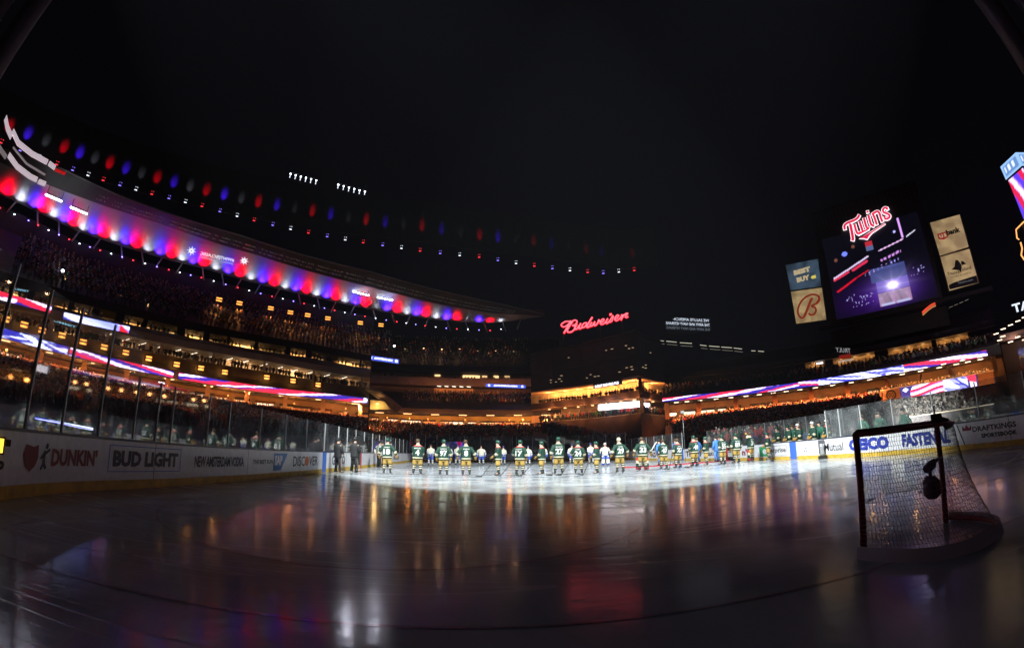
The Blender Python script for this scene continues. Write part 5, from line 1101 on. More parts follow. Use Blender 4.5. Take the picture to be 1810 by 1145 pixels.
# sponsor boards either side
def lit_panel_mat(name, col, es, dark=.35):
    m = mat(name, col, .6); n = m.node_tree; b = n.nodes['Principled BSDF']; tc = n.nodes.new('ShaderNodeTexCoord'); nz = n.nodes.new('ShaderNodeTexNoise'); nz.inputs['Scale'].default_value = .45; nz.inputs['Detail'].default_value = 3
    rp = n.nodes.new('ShaderNodeMapRange'); rp.inputs[1].default_value = .38; rp.inputs[2].default_value = .62; rp.inputs[3].default_value = es*dark; rp.inputs[4].default_value = es
    n.links.new(tc.outputs['Object'], nz.inputs[0]); n.links.new(nz.outputs[0], rp.inputs[0]); n.links.new(rp.outputs[0], b.inputs['Emission Strength']); b.inputs['Emission Color'].default_value = (*col, 1); return m
TANB = lit_panel_mat('backlit_tan', (.85, .62, .30), .42, .5); NAVB = lit_panel_mat('backlit_navy', (.10, .17, .26), .42, .4)
def sb_sign(name, q, m, label):
    t = tag(empty(name, sbp(*q[0])), label, 'sign'); panel('panel', q, 1.0, m, t, .0)
    fr = [(q[0][0]-.12, q[0][1]-.1), (q[1][0]+.12, q[1][1]-.1), (q[2][0]+.12, q[2][1]+.1), (q[3][0]-.12, q[3][1]+.1)]; panel('frame', fr, .8, DARKF, t, -.2)
    return t
def sfn(a0, e0, off=.12):
    """sign-local metres from a survey point"""
    o = sbp(a0, e0, off); return lambda x, y: o+sr*x+Vector((0, 0, y))
q1 = [(41.2, 17.05), (44.9, 16.8), (45.25, 19.9), (41.25, 20.0)]; t = sb_sign('sponsor_sign', q1, NAVB, 'dark blue electronics store sign left of the scoreboard')
CRM = mat('cream_text', (.6, .5, .3), .5, emit=(.9, .72, .42), es=.5)
lettering('letters', 'BEST', sfn(43.05, 18.65), 4.1, 1.25, CRM, t, bold=.08, cut=99); lettering('letters', 'BUY', sfn(43.0, 17.75), 3.2, 1.25, CRM, t, bold=.08, cut=99)
bm = bmesh.new(); f = sfn(44.25, 17.8); bm.faces.new([bm.verts.new(f(*p)) for p in ((-.65, .35), (-.35, 0), (.6, 0), (.6, .75), (-.35, .75))]); obj('price_tag', bm, mat('tag_yellow', (.7, .6, .1), .5, emit=(.9, .75, .15), es=.7), t)
q2 = [(41.15, 13.1), (44.7, 12.95), (44.95, 16.6), (41.2, 16.85)]; t = sb_sign('sponsor_sign', q2, TANB, 'tan sign with a dark red script letter, lower left of the scoreboard')
def b_fn(X, Y):
    x, y = 1380+X/8.81, 450+Y/8.81; dx, dy = x-1429.5, y-540; f = sbp(43.036+dx*.0663-dy*.0129, 14.875-dy*.064-dx*.01246, .12); return f
MAR = mat('maroon', (.18, .03, .015), .5, emit=(.35, .045, .02), es=.5)
strokes('letter', [(30, [(485, 685), (445, 770), (415, 850), (375, 950), (325, 988), (275, 940), (265, 850), (310, 740), (390, 660), (490, 622), (570, 640), (600, 690), (570, 750), (480, 798), (530, 825), (545, 880), (515, 925), (470, 940), (438, 918)]), (38, [(470, 700), (430, 800), (400, 880), (370, 950)]), (36, [(592, 668), (594, 700), (560, 752)])], 30, b_fn, MAR, t)
q3 = [(58.9, 16.75), (62.1, 16.75), (62.3, 20.1), (58.95, 20.3)]; t = sb_sign('sponsor_sign', q3, TANB, 'tan bank sign at the upper right of the scoreboard')
q4 = [(58.85, 13.0), (62.0, 13.0), (62.1, 16.5), (58.9, 16.6)]
f = sfn(59.85, 18.4); bm = bmesh.new(); bm.faces.new([bm.verts.new(f(*p)) for p in ((-1.1, -.1), (-.1, -.5), (1.0, -.1), (1.0, 1.15), (-1.1, 1.15))]); obj('shield', bm, mat('shield_red', (.3, .03, .03), .5, emit=(.45, .05, .04), es=.45), t)
lettering('letters', 'us', sfn(59.85, 18.42, .2), 1.5, .75, CRM, t, bold=.01, cut=99, spacing=1.1); lettering('letters', 'bank', sfn(61.05, 18.42, .2), 3.0, 1.25, INKB, t, bold=.05, cut=99)
t = sb_sign('sponsor_sign', q4, TANB, 'tan resort sign with a bird drawing at the lower right of the scoreboard')
f = sfn(60.5, 15.0)
for P in ([(-1.7, .0), (-.9, .35), (-.6, 1.1), (-.3, 1.7), (.1, 1.6), (.4, 1.0), (.6, .3), (.2, -.9), (.05, -1.2), (-.2, -.6)], [(.7, .3), (1.6, .35), (1.2, 1.0), (.8, 1.2), (.6, .8)]):
    bm = bmesh.new(); bm.faces.new([bm.verts.new(f(*p)) for p in P]); bmesh.ops.triangulate(bm, faces=bm.faces); obj('bird_drawing', bm, mat('bird_brown', (.05, .045, .04), .5), t)
lettering('letters', 'Treasure', sfn(59.75, 14.45, .2), 2.5, .75, mat('sepia', (.07, .04, .03), .5), t, bold=.01, cut=99); lettering('letters', 'Island', sfn(61.2, 14.5, .2), 1.9, .75, mat('sepia'), t, bold=.01, cut=99)
lettering('letters', 'RESORT & CASINO', sfn(60.45, 14.12, .2), 4.4, .3, mat('sepia'), t, cut=99)
f = sfn(60.45, 13.05, .16); bm = bmesh.new(); P = [(-3.05, -.05), (3.0, -.05), (3.02, 1.5), (2.2, 1.15), (1.0, 1.0), (-.4, 1.1), (-1.8, 1.2), (-3.05, .9)]; bm.faces.new([bm.verts.new(f(*p)) for p in P]); bmesh.ops.triangulate(bm, faces=bm.faces); obj('lower_band', bm, mat('band_navy', (.025, .028, .035), .5), t)
lettering('letters', 'Ticasino.com', sfn(60.7, 13.35, .25), 3.2, .45, mat('grey_text', (.25, .25, .28), .5, emit=(.3, .3, .35), es=.4), t, cut=99)
# small arc of coloured lights and a dim dash under the board
for k, (c, es) in enumerate((((1, .10, .05), .9), ((1, .12, .05), .9), ((.9, .5, .15), .45))):
    bm = bmesh.new(); P = [sbp(55.4+1.6*i/8, 11.3+.65*math.sin(i/8*1.4)-k*.16+.1, 1.0) for i in range(9)]; tube(bm, P, .10, n=5); tag(obj('neon_arc', bm, mat('arc%d' % k, c, .5, emit=c, es=es)), ('upper', 'middle', 'lower dim orange')[k]+' line of the small red arc sign under the scoreboard', 'neon sign')
bm = bmesh.new()
for i in range(4): tube(bm, [sbp(58.3+i*.58, 11.2+i*.09, 1.0), sbp(58.7+i*.58, 11.26+i*.09, 1.0)], .05, n=5)
tag(obj('dim_tube_light', bm, mat('cold_tube_dim')), 'thin dim dashed tube light under the right scoreboard signs', 'tube light')
# pole camera beside the far bench end
t = tag(empty('pole_camera', (9.2, 41, 0)), 'small white camera on a tall thin pole behind the far players', 'camera')
bm = bmesh.new(); tube(bm, [(11.0, 33.5, .0), (11.0, 33.5, 3.9)], .02, n=6); obj('pole', bm, STEEL, t); bm = bmesh.new(); box(bm, (11.0, 33.5, 3.98), (.22, .2, .2)); obj('camera_box', bm, mat('casing_grey', (.35, .35, .36), .5), t)
t.location = (11.0, 33.5, 0)
for o in t.children: o.matrix_parent_inverse = Matrix.Translation((-11.0, -33.5, 0))
# show lights on the centre of the ice; side lamp added to brighten bench boards
for i, (a, d, z, e, tg, lb) in enumerate(((-105, 45, 62, 400000, (5.6, 29.6, 0), 'left'), (118, 40, 62, 360000, (-3.0, 32.2, 0), 'right'), (-178, 34, 55, 230000, (0, 31.8, 0), 'rear'), (-96, 42, 50, 380000, (12.2, 18.5, .5), 'side'))):
    p = pol(a, d, z); t = tag(empty('show_spotlight', p), 'bright %s show spotlight aimed at the rink' % lb, 'spotlight')
    bm = bmesh.new(); dr = (Vector(tg)-p).normalized(); tube(bm, [p-dr*1.0, p-dr*.2], [.25, .3], n=12); obj('body', bm, BLK, t)
    lamp('SPOT', 'lamp', p, e, (.93, 1.0, .94), tg, 2*math.atan((15.6, 14.6, 14.8, 6.8)[i]/((Vector(tg)-p).length)), (.12, .12, .12, .8)[i], .35, parent=t)

# ------------------------------------------------------------------ crowds
CROWDM = [mat('coat_dark', (.03, .03, .035), .8), mat('coat_navy', (.03, .04, .09), .8), mat('coat_grey', (.16, .16, .17), .8), mat('coat_green', (.03, .10, .06), .8),
          mat('coat_red', (.45, .05, .04), .8), mat('coat_cream', (.6, .55, .45), .8), mat('coat_brown', (.15, .08, .05), .8), mat('face_skin', (.55, .34, .25), .6), mat('hat_pale', (.6, .58, .55), .8), mat('hat_dark', (.03, .03, .03), .8)]
def person_template(seed):
    """low detail spectator about 1.72 m: list of verts, faces, face kind (0 coat, 1 face, 2 hat, 3 legs)"""
    r = random.Random(seed); V = []; Fc = []; K = []
    def ring(z, rx, ry, n=6, cx=0, cy=0):
        b = len(V)
        for j in range(n): V.append((cx+rx*math.cos(2*math.pi*j/n+.5), cy+ry*math.sin(2*math.pi*j/n+.5), z))
        return b
    def join(bs, n, ks, cap=True):
        for (a, b), k in zip(zip(bs, bs[1:]), ks):
            for j in range(n): Fc.append((a+j, a+(j+1) % n, b+(j+1) % n, b+j)); K.append(k)
        if cap: Fc.append(tuple(bs[-1]+j for j in range(n))); K.append(ks[-1])
    ln = r.uniform(-.05, .05)
    for s in (-1, 1): join([ring(0, .07, .08, 5, s*.1), ring(.45, .075, .08, 5, s*.1), ring(.86, .10, .1, 5, s*.08)], 5, [3, 3])
    join([ring(.78, .20, .14), ring(1.0, .19, .13), ring(1.28, .22, .14, cx=ln), ring(1.42, .2, .12, cx=ln), ring(1.49, .07, .07, cx=ln)], 6, [0]*4)
    join([ring(1.46, .06, .06, cx=ln), ring(1.54, .095, .1, cx=ln), ring(1.63, .1, .11, cx=ln)], 6, [1, 1], False)
    join([ring(1.63, .108, .115, cx=ln), ring(1.71, .09, .1, cx=ln), ring(1.76, .03, .04, cx=ln)], 6, [2, 2])
    up = r.random()
    for s in (-1, 1):
        sh = (s*.23+ln, 0, 1.38)
        if up < .25 and s > 0: el, ha = (s*.34, -.1, 1.42), (s*.2, -.14, 1.66)
        elif up < .6: el, ha = (s*.3, -.02, 1.12), (s*.1, -.24, 1.15)
        else: el, ha = (s*.30, 0, 1.12), (s*.27, -.06, .88)
        pts = [sh, el, ha]; rr = [.07, .055, .045]; bs = []
        for p, q in zip(pts, rr):
            b = len(V); bs.append(b)
            for j in range(4): V.append((p[0]+q*math.cos(math.pi/2*j), p[1]+q*math.sin(math.pi/2*j), p[2]+(q*.5 if j % 2 else -q*.5)))
        join(bs, 4, [0, 0])
    return V, Fc, K
TPL = [person_template(i) for i in range(6)]
def crowd_pick(r, warm):
    x = r.random(); coat = 0 if x < .36 else 1 if x < .5 else 2 if x < .62 else 3 if x < .74 else 4 if x < .74+.12*warm else 5 if x < .74+.19*warm else 6
    return coat, 7, (9 if r.random() < .6 else 8 if r.random() < .5 else 4), 0
def crowd(name, label, places, warm=1.0, seed=1):
    """places: list of (x, y, z, facing)"""
    r = random.Random(seed); V = []; Fc = []; MI = []
    for x, y, z, f in places:
        tv, tf, tk = TPL[r.randrange(6)]; s = r.uniform(.9, 1.08); f += r.uniform(-.5, .5); c, sn_ = math.cos(f), math.sin(f); b = len(V); pk = crowd_pick(r, warm); ox, oy = r.uniform(-.14, .14), r.uniform(-.14, .14)
        for vx, vy, vz in tv: V.append((x+ox+s*(c*vx-sn_*vy), y+oy+s*(sn_*vx+c*vy), z+s*vz))
        for t_ in tf: Fc.append(tuple(b+i for i in t_))
        MI += [pk[k] for k in tk]
    me = bpy.data.meshes.new(name); me.from_pydata(V, [], Fc)
    for m in CROWDM: me.materials.append(m)
    me.polygons.foreach_set('material_index', MI); me.polygons.foreach_set('use_smooth', [True]*len(MI))
    return tag(link_mesh(name, me), label, 'crowd', kind='stuff')
def seats(az0, az1, rows, step=.62, fill=.92, seed=3):
    """rows: list of d(az), z(az) functions"""
    r = random.Random(seed); P = []
    for df, zf in rows:
        a = az0
        while a < az1:
            d = df(a)
            if r.random() < fill: p = pol(a, d, zf(a)); P.append((p.x, p.y, p.z, -R(a)))
            a += math.degrees(step/d)
    return P
def slope(d0, z0, d1, z1, f0, f1, n):
    """rows up a slope between fractions f0..f1"""
    out = []
    for i in range(n):
        f = f0+(f1-f0)*i/max(1, n-1)
        out.append((lambda a, f=f: d0(a)+(d1(a)-d0(a))*f, lambda a, f=f: z0(a)+(z1(a)-z0(a))*f+.02))
    return out
K_ = lambda v: (lambda a: v)
crowd('crowd', 'dense crowd filling the lower seats of the left grandstand, its top rows glowing orange', seats(-60, -13.5, slope(K_(34), K_(.6), lambda a: D0(a)-3, zb, .30, 1.0, 24)), 1.0)
crowd('crowd', 'people standing in the lit concourse behind the left lower seats', seats(-60, -13.5, [(lambda a: D0(a)-1.5, lambda a: zb(a)+.02), (lambda a: D0(a)+1.5, lambda a: zb(a)+.02), (lambda a: D0(a)+4.5, lambda a: zb(a)+.02)], .9, .7, 8), 1.3)
crowd('crowd', 'rows of people in the dark suite level of the left grandstand', seats(-58, -13.8, [(lambda a: D0(a)+4.4, lambda a: zh0(a)-.35), (lambda a: D0(a)+5.6, lambda a: zh0(a)-.1)], .62, .85, 9), .3)
crowd('crowd', 'silhouetted people along the club level opening of the left grandstand', seats(-58, -13.8, [(lambda a: D0(a)+7.0, lambda a: zg0(a)-.5)], .75, .8, 10), .3)
crowd('crowd', 'dim crowd on the upper deck of the left grandstand under the heaters', seats(-56, -11, slope(lambda a: D0(a)+6, lambda a: zg1(a)+1.4, lambda a: D0(a)+20, zu, .0, .9, 11), .8, .8, 11), .0)
crowd('crowd', 'dark crowd in the lower seats of the far stand with an orange lit top edge', seats(-13, 10.5, slope(K_(72), K_(.5), lambda a: D1(a)-3, zm, .35, 1.0, 14), .66, .92, 12), 1.0)
crowd('crowd', 'people standing in the far stand concourse', seats(-13, 10.5, [(lambda a: D1(a)-1, lambda a: zm(a)+.02), (lambda a: D1(a)+2, lambda a: zm(a)+.02)], 1.0, .6, 13), 1.3)
crowd('crowd', 'dark crowd on the second deck of the far stand', seats(-9, 8, slope(lambda a: D1(a)+1, lambda a: zel(D1(a), 5.4), lambda a: D1(a)+22, lambda a: zel(D1(a)+22, 7.35), .3, .86, 8), .75, .9, 14), .3)
crowd('crowd', 'spectators along the upper opening of the far stand', seats(-12, 6.5, [(lambda a: D1(a)+21.6, lambda a: zel(D1(a)+21, 9.35)-1.0)], 1.0, .6, 15), .3)
crowd('crowd', 'brown red crowd filling the lower seats of the right grandstand', seats(25, 49.2, slope(lambda a: 46 if a > 30 else 46+(30-a)*5, K_(.5), K_(90), zr, .05, 1.0, 30), .64, .95, 16), 1.6)
crowd('crowd', 'orange lit people standing in the right grandstand concourse', seats(24.2, 49, [(K_(91.5), lambda a: zr(a)+.02), (K_(93.5), lambda a: zr(a)+.02), (K_(96.5), lambda a: zr(a)+.02)], .8, .85, 17), 1.6)
crowd('crowd', 'dim crowd on the second deck of the right grandstand', seats(24, 62, slope(K_(94), K_(zel(93, 6.5)), K_(112), K_(zel(112, 7.5)), .1, .45, 4), .85, .8, 18), .3)
crowd('crowd', 'crowd packed along the lower pub terrace', seats(8.4, 24, [(lambda a: PD(a)+.6, K_(FZ)), (lambda a: PD(a)+1.3, K_(FZ)), (lambda a: PD(a)+2.1, K_(FZ))], .55, .95, 19), 1.4)
crowd('crowd', 'very dim spectators in the top deck of the far stand', seats(-12.5, 7, slope(lambda a: D1(a)+21, lambda a: zel(D1(a)+21, 10.9), lambda a: D1(a)+44, lambda a: zel(D1(a)+44, 14.2), .0, .9, 9), 1.0, .7, 24), .6)
for i, a in enumerate(frange(-11.5, 5, 7)):
    t = tag(empty('deck_light', pe(a, 13.2, D1(a)+26)), 'dim warm lamp over the top deck of the far stand', 'light', 'dim lamps over the far top deck')
    bm = bmesh.new(); box(bm, pe(a, 12.6+.5*hsh(i), D1(a)+26), (.5, .2, .12), rz=-R(a)); obj('fitting', bm, mat('dim_fitting', (.5, .4, .3), .5, emit=(1, .7, .4), es=.5), t)
    lamp('POINT', 'lamp', pe(a, 12.9, D1(a)+26), 150*(.3+hsh(i*2.7)), (1, .5, .25), radius=.2, parent=t)
crowd('crowd', 'strip of orange lit people descending from the pub terrace to the ice', [(lambda p: (p.x, p.y, p.z, 0))(pe(8.5+11*f+r_, 3.75-2.3*f+r2, 84-8*f)-Vector((0, 0, 1.7))) for f, r_, r2 in [(random.random()**.9, random.uniform(-.8, .8), random.uniform(-.45, .35)) for _ in range(230)]], 1.8, 20)
bm = bmesh.new(); sweep(bm, frange(7.5, 20.5, 8), lambda a: [(78, -.05), (78, max(.3, zel(78, 3.0-(a-8.5)*.21)-1.9)), (86, max(.4, zel(86, 3.7-(a-8.5)*.21)-1.9)), (86, -.05)])
tag(obj('seating_bank', bm, DARKC), 'dark seating bank sloping down in front of the pub base wall', 'seating')
# individuals seen as silhouettes
SPT = []
for i in range(6):
    V, Fc, K = TPL[i]
    for coat in (0, 6):
        me = bpy.data.meshes.new('spectator'); me.from_pydata(V, [], Fc)
        for k in (coat, 7, 9, 0): me.materials.append(CROWDM[k])
        me.polygons.foreach_set('material_index', K); me.polygons.foreach_set('use_smooth', [True]*len(K)); SPT.append(me)
def spectators(label, group, P, seed=1, s0=1.0):
    r = random.Random(seed)
    for x, y, z, f in P:
        o = bpy.data.objects.new('person', SPT[r.randrange(12)]); C.objects.link(o); o.location = (x, y, z); o.rotation_euler[2] = f+r.uniform(-.4, .4); s = r.uniform(.92, 1.06)*s0; o.scale = (s, s, s)
        tag(o, label, 'person', group)
for a0, a1, nm in ((41.6, 43.4, 'small leftmost'), (44.7, 49.2, 'long second'), (51.1, 55.5, 'third'), (56.4, 59.5, 'rightmost')):
    spectators('silhouetted spectator standing in the %s lit upper opening of the right stand' % nm, 'spectators in the %s upper opening' % nm, seats(a0, a1, [(K_(112.9), K_(zel(112.5, 7.5)-.95))], .8, .72, int(a0)), int(a0))
spectators('silhouetted spectator at the rail of the upper pub terrace', 'spectators on the upper pub terrace', seats(8.3, 23.8, [(lambda a: PD(a)+1.2, K_(11.95)), (lambda a: PD(a)+2.0, K_(11.95))], .62, .9, 31), 31)
spectators('orange lit spectator at the rail of the right party deck', 'spectators on the party deck', seats(49.6, 61.0, [(K_(DX+.5), K_(zel(DX, 4.1)-1.15)), (K_(DX+1.3), K_(zel(DX, 4.1)-1.0))], .55, .9, 33), 33)
for a in (50.5, 52.5, 54.5, 56.5, 58.5, 60.3):
    t = tag(empty('deck_light', pol(a, DX+2.5, 10)), 'warm lamp over the party deck rail', 'ceiling light', 'warm lamps over the party deck'); lamp('AREA', 'lamp', pol(a, DX+.5, 9.82), 420, (1, .45, .13), pol(a, DX+.8, 2), sx=.8, sy=.3, size=R(150), parent=t)
    bm = bmesh.new(); box(bm, pol(a, DX+.5, 9.9), (.8, .3, .1), rz=-R(a)); obj('fitting', bm, mat('warm_diffuser2'), t)

# ------------------------------------------------------------------ hockey people
SKIN = mat('skin', (.55, .33, .25), .5); HAIR = mat('hair_brown', (.08, .045, .025), .7)
DG = mat('jersey_green', (.006, .040, .027), .7); CR = mat('jersey_cream', (.66, .58, .42), .7); GOLD = mat('gold_cloth', (.43, .27, .065), .65); SKT = mat('skate_black', (.02, .02, .022), .4)
BLU = mat('away_blue', (.05, .09, .42), .65); CRA = mat('away_cream', (.66, .62, .52), .7); REDC = mat('red_cloth', (.55, .03, .04), .6); WHC = mat('white_cloth', (.75, .75, .73), .6); BLKC = mat('black_cloth', (.02, .02, .024), .7)
GLV = mat('gold_glove', (.40, .22, .05), .6); HGRN = mat('helmet_green', (.01, .06, .04), .3); HBLU = mat('helmet_blue', (.03, .04, .2), .3); CARB = mat('stick_black', (.02, .02, .02), .35); STRIPEB = mat('ref_black', (.012, .012, .012), .7)
BLUEJ = mat('blue_jacket', (.06, .2, .55), .7); GRNJ = mat('green_jacket', (.02, .12, .08), .7)
def elb(sh, ha, side, out=.10):
    sh, ha = Vector(sh), Vector(ha); m = (sh+ha)/2; d = (ha-sh).length; L = .60
    h = math.sqrt(max(.0004, (L/2)**2-(d/2)**2)); return m+Vector((side*.7, -.55, -.35)).normalized()*h
ARMS = {'down': ((-.36, .05, .92), (.36, .05, .92)), 'front': ((-.13, .27, 1.0), (.13, .27, 1.0)), 'back': ((-.1, -.24, .98), (.1, -.24, .98)), 'stick_l': ((-.32, .18, 1.0), (.30, .1, .92)),
        'heart': ((-.34, .05, .93), (-.04, .24, 1.32)), 'salute': ((-.17, .16, 1.72), (.34, .08, .95)), 'hips': ((-.27, -.02, 1.02), (.27, -.02, 1.02)), 'one_front': ((-.36, .04, .92), (.02, .26, 1.02)), 'low_front': ((-.20, .22, .86), (.16, .24, .90)), 'wide': ((-.45, .02, .98), (.47, .02, .98))}
def person_body(root, h, arms, legsp=.15, head=(0, 0)):
    """one continuous skinned body: vertices along the skeleton, skin modifier, baked"""
    hx, hy = head
    la, ra = arms
    P = {'pel': (0, 0, .96), 'sp': (0, .0, 1.18), 'ch': (0, 0, 1.38), 'nk': (0, .01, 1.53), 'hd0': (hx*.4, .03+hy*.4, 1.62), 'hd1': (hx, .04+hy, 1.75),
         'nose': (hx*1.0+ (0), .135+hy, 1.69),
         'ls': (-.19, 0, 1.43), 'rs': (.19, 0, 1.43)}
    E = [('pel', 'sp'), ('sp', 'ch'), ('ch', 'nk'), ('nk', 'hd0'), ('hd0', 'hd1'), ('hd0', 'nose'), ('ch', 'ls'), ('ch', 'rs')]
    Rr = {'pel': .14, 'sp': .13, 'ch': .14, 'nk': .06, 'hd0': .085, 'hd1': .098, 'nose': .018, 'ls': .075, 'rs': .075}
    for s, k, ha in ((-1, 'l', la), (1, 'r', ra)):
        P[k+'e'] = elb(P[k+'s'], ha, s); P[k+'w'] = ha; P[k+'h'] = Vector(ha)+(Vector(ha)-P[k+'e']).normalized()*.10; E += [(k+'s', k+'e'), (k+'e', k+'w'), (k+'w', k+'h')]; Rr.update({k+'e': .05, k+'w': .035, k+'h': .04})
        P[k+'hip'] = (s*.10, 0, .9); P[k+'k'] = (s*legsp, .04, .52); P[k+'a'] = (s*(legsp+.03), 0, .12); P[k+'t'] = (s*(legsp+.06), .16, .07)
        E += [('pel', k+'hip'), (k+'hip', k+'k'), (k+'k', k+'a'), (k+'a', k+'t')]; Rr.update({k+'hip': .10, k+'k': .065, k+'a': .045, k+'t': .035})
        f = Vector(P[k+'h']); w = Vector(ha); dr = (f-w).normalized(); sd = dr.cross(Vector((0, 1, 0))).normalized()
        for q in range(4):
            n_ = '%sf%d' % (k, q); P[n_] = f+dr*(.07-.008*abs(q-1.4))+sd*(.018*(q-1.5)); E.append((k+'h', n_)); Rr[n_] = .009
        P[k+'th'] = w+dr*.05+sd*.055; E.append((k+'w', k+'th')); Rr[k+'th'] = .011
    names = list(P); idx = {n: i for i, n in enumerate(names)}
    me = bpy.data.meshes.new('sk'); me.from_pydata([tuple(Vector(P[n])*h) for n in names], [(idx[a], idx[b]) for a, b in E], [])
    o = bpy.data.objects.new('sk', me); C.objects.link(o); m = o.modifiers.new('s', 'SKIN'); o.modifiers.new('u', 'SUBSURF').levels = 1
    for n in names: me.skin_vertices[0].data[idx[n]].radius = (Rr[n]*h, Rr[n]*h)
    me.skin_vertices[0].data[0].use_root = True
    dg = bpy.context.evaluated_depsgraph_get(); m2 = bpy.data.meshes.new_from_object(o.evaluated_get(dg)); bpy.data.objects.remove(o); m2.materials.clear(); m2.materials.append(SKIN)
    m2.polygons.foreach_set('use_smooth', [True]*len(m2.polygons)); b = link_mesh('body', m2, root, local=True); return P
def torso_mesh(bm, rings, n=16):
    """rings: (z, rx, ry, mat, cy)"""
    R_ = []
    for z, rx, ry, m, cy in rings:
        R_.append([bm.verts.new((rx*math.copysign(abs(math.cos(a))**.8, math.cos(a)), cy+ry*math.copysign(abs(math.sin(a))**.9, math.sin(a)), z)) for a in [2*math.pi*j/n for j in range(n)]])
    for i in range(len(rings)-1):
        for j in range(n):
            f = bm.faces.new((R_[i][j], R_[i][(j+1) % n], R_[i+1][(j+1) % n], R_[i+1][j])); f.material_index = rings[i][3]; f.smooth = True
def lerp(a, b, t): return Vector(a)+(Vector(b)-Vector(a))*t
def back_text(s, root, jer, z, h, w, m, front=False, name='back_number'):
    bv = jer; vs, fs, tw = text_geo(s, .04 if len(s) < 3 else .02)
    k = w/tw; bm = bmesh.new(); V = []
    for x, y in vs:
        X = x*k; Z = z+y*h; o = Vector(((X if not front else -X), -1 if not front else 1, Z)); hit = bv.ray_cast(o, Vector((0, 1 if not front else -1, 0)))
        yy = (hit[0].y if hit[0] else (-.2 if not front else .2)); V.append(bm.verts.new((o.x, yy+(-.012 if not front else .012), Z)))
    for f in fs:
        try: bm.faces.new([V[i] for i in f])
        except ValueError: pass
    me = bpy.data.meshes.new(name); bm.to_mesh(me); bm.free(); me.materials.append(m); link_mesh(name, me, root, local=True)
def player(label, x, y, face, number=None, pname=None, team='home', pose='front', headgear='helmet', h=1.0, legs='normal', z=0.0, group=None, red=False, tilt=0.0, skates=True, headturn=(0, 0)):
    root = tag(empty('person', (x, y, z), face), label, 'person', group)
    lift = .07 if skates else 0.0
    arms = ARMS[pose] if isinstance(pose, str) else pose
    P = person_body(root, 1.0, arms, .16, headturn)
    if team == 'home': JM, PM, HM, SM = [DG, CR, DG, REDC], GOLD, HGRN, [DG, CR, BLKC]
    elif team == 'away': JM, PM, HM, SM = [CRA, CRA, BLU, REDC], BLU, HBLU, [CRA, CRA, BLU]
    elif team == 'ref': JM, PM, HM, SM = [WHC, STRIPEB, WHC, REDC], BLKC, SKT, [BLKC, BLKC, BLKC]
    elif team == 'blue': JM, PM, HM, SM = [BLUEJ, BLUEJ, BLUEJ, BLUEJ], BLUEJ, SKT, [BLUEJ]*3
    elif team == 'coat': JM, PM, HM, SM = [GRNJ, GRNJ, GRNJ, GRNJ], BLKC, SKT, [BLKC]*3
    else: JM, PM, HM, SM = [BLKC, BLKC, BLKC, BLKC], BLKC, SKT, [BLKC]*3
    # jersey
    bm = bmesh.new(); g = 1.0 if team in ('home', 'away') else .86
    if team == 'ref':
        zs = frange(.82, 1.53, 16)
        def prof(z_):
            t_ = (z_-.82)/.71; return (.235+.03*math.sin(t_*2.6))*(1 if t_ < .8 else 1-(t_-.8)*1.6), .16+.02*math.sin(t_*3)
        n = 28; Rg = [[bm.verts.new((prof(z_)[0]*math.cos(2*math.pi*j/n), prof(z_)[1]*math.sin(2*math.pi*j/n), z_)) for j in range(n)] for z_ in zs]
        for i in range(16):
            for j in range(n): f = bm.faces.new((Rg[i][j], Rg[i][(j+1) % n], Rg[i+1][(j+1) % n], Rg[i+1][j])); f.material_index = j % 2; f.smooth = True
    else:
        s0, s1, s2 = (0, 1, 0)
        torso_mesh(bm, [(.80, .235*g, .175*g, 0, 0), (.80, .255*g, .195*g, 2 if team == 'away' else 2, 0), (.845, .262*g, .20*g, 1, 0), (.895, .264*g, .20*g, 2 if team == 'away' else 0, 0), (.93, .262*g, .20*g, 0, 0), (1.1, .255*g, .19*g, 0, 0),
                        (1.28, .275*g, .19*g, 0, 0), (1.40, .285*g, .18*g, 0, 0), (1.475, .25*g, .155*g, 3 if red else 0, 0), (1.53, .15*g, .12*g, 1 if team == 'home' else 0, .0), (1.565, .085, .085, 1, .01), (1.57, .07, .07, 1, .01)])
    for s, k in ((-1, 'l'), (1, 'r')):
        a, e, w = Vector(P[k+'s'])+Vector((s*.02, 0, .0)), Vector(P[k+'e']), Vector(P[k+'w'])
        bands = [0, 0, 0, 1, 1, 0, 0] if team == 'home' else [0, 0, 2, 0, 0, 2, 0]
        if team == 'ref': bands = [0, 1, 0, 1, 0, 1, 0]
        if team not in ('home', 'away', 'ref'): bands = [0]*7
        pts = [lerp(a, e, 0), lerp(a, e, .35), lerp(a, e, .75), lerp(e, w, 0), lerp(e, w, .2), lerp(e, w, .45), lerp(e, w, .6), lerp(e, w, .85)]
        rr = [.115, .105, .098, .092, .088, .082, .078, .07]; q = g if g < 1 else 1
        tube(bm, pts, [(r_*q, r_*q) for r_ in rr], n=10, mats=bands)
    jo = obj('jersey' if team in ('home', 'away', 'ref') else 'jacket', bm, JM, root, local=True, smooth=True)
    bv = BVHTree.FromPolygons([v.co for v in jo.data.vertices], [tuple(p.vertices) for p in jo.data.polygons])
    if number: back_text(number, root, bv, 1.0, .30, .17*len(number)+.03, WHC)
    if pname: back_text(pname, root, bv, 1.345, .055, min(.34, .05*len(pname)), WHC, name='name_lettering')
    # breeches
    bm = bmesh.new(); torso_mesh(bm, [(.72, .18, .15, 0, 0), (.86, .215*g, .165*g, 0, 0), (.99, .2*g, .15*g, 0, 0), (1.0, .1, .1, 0, 0)])
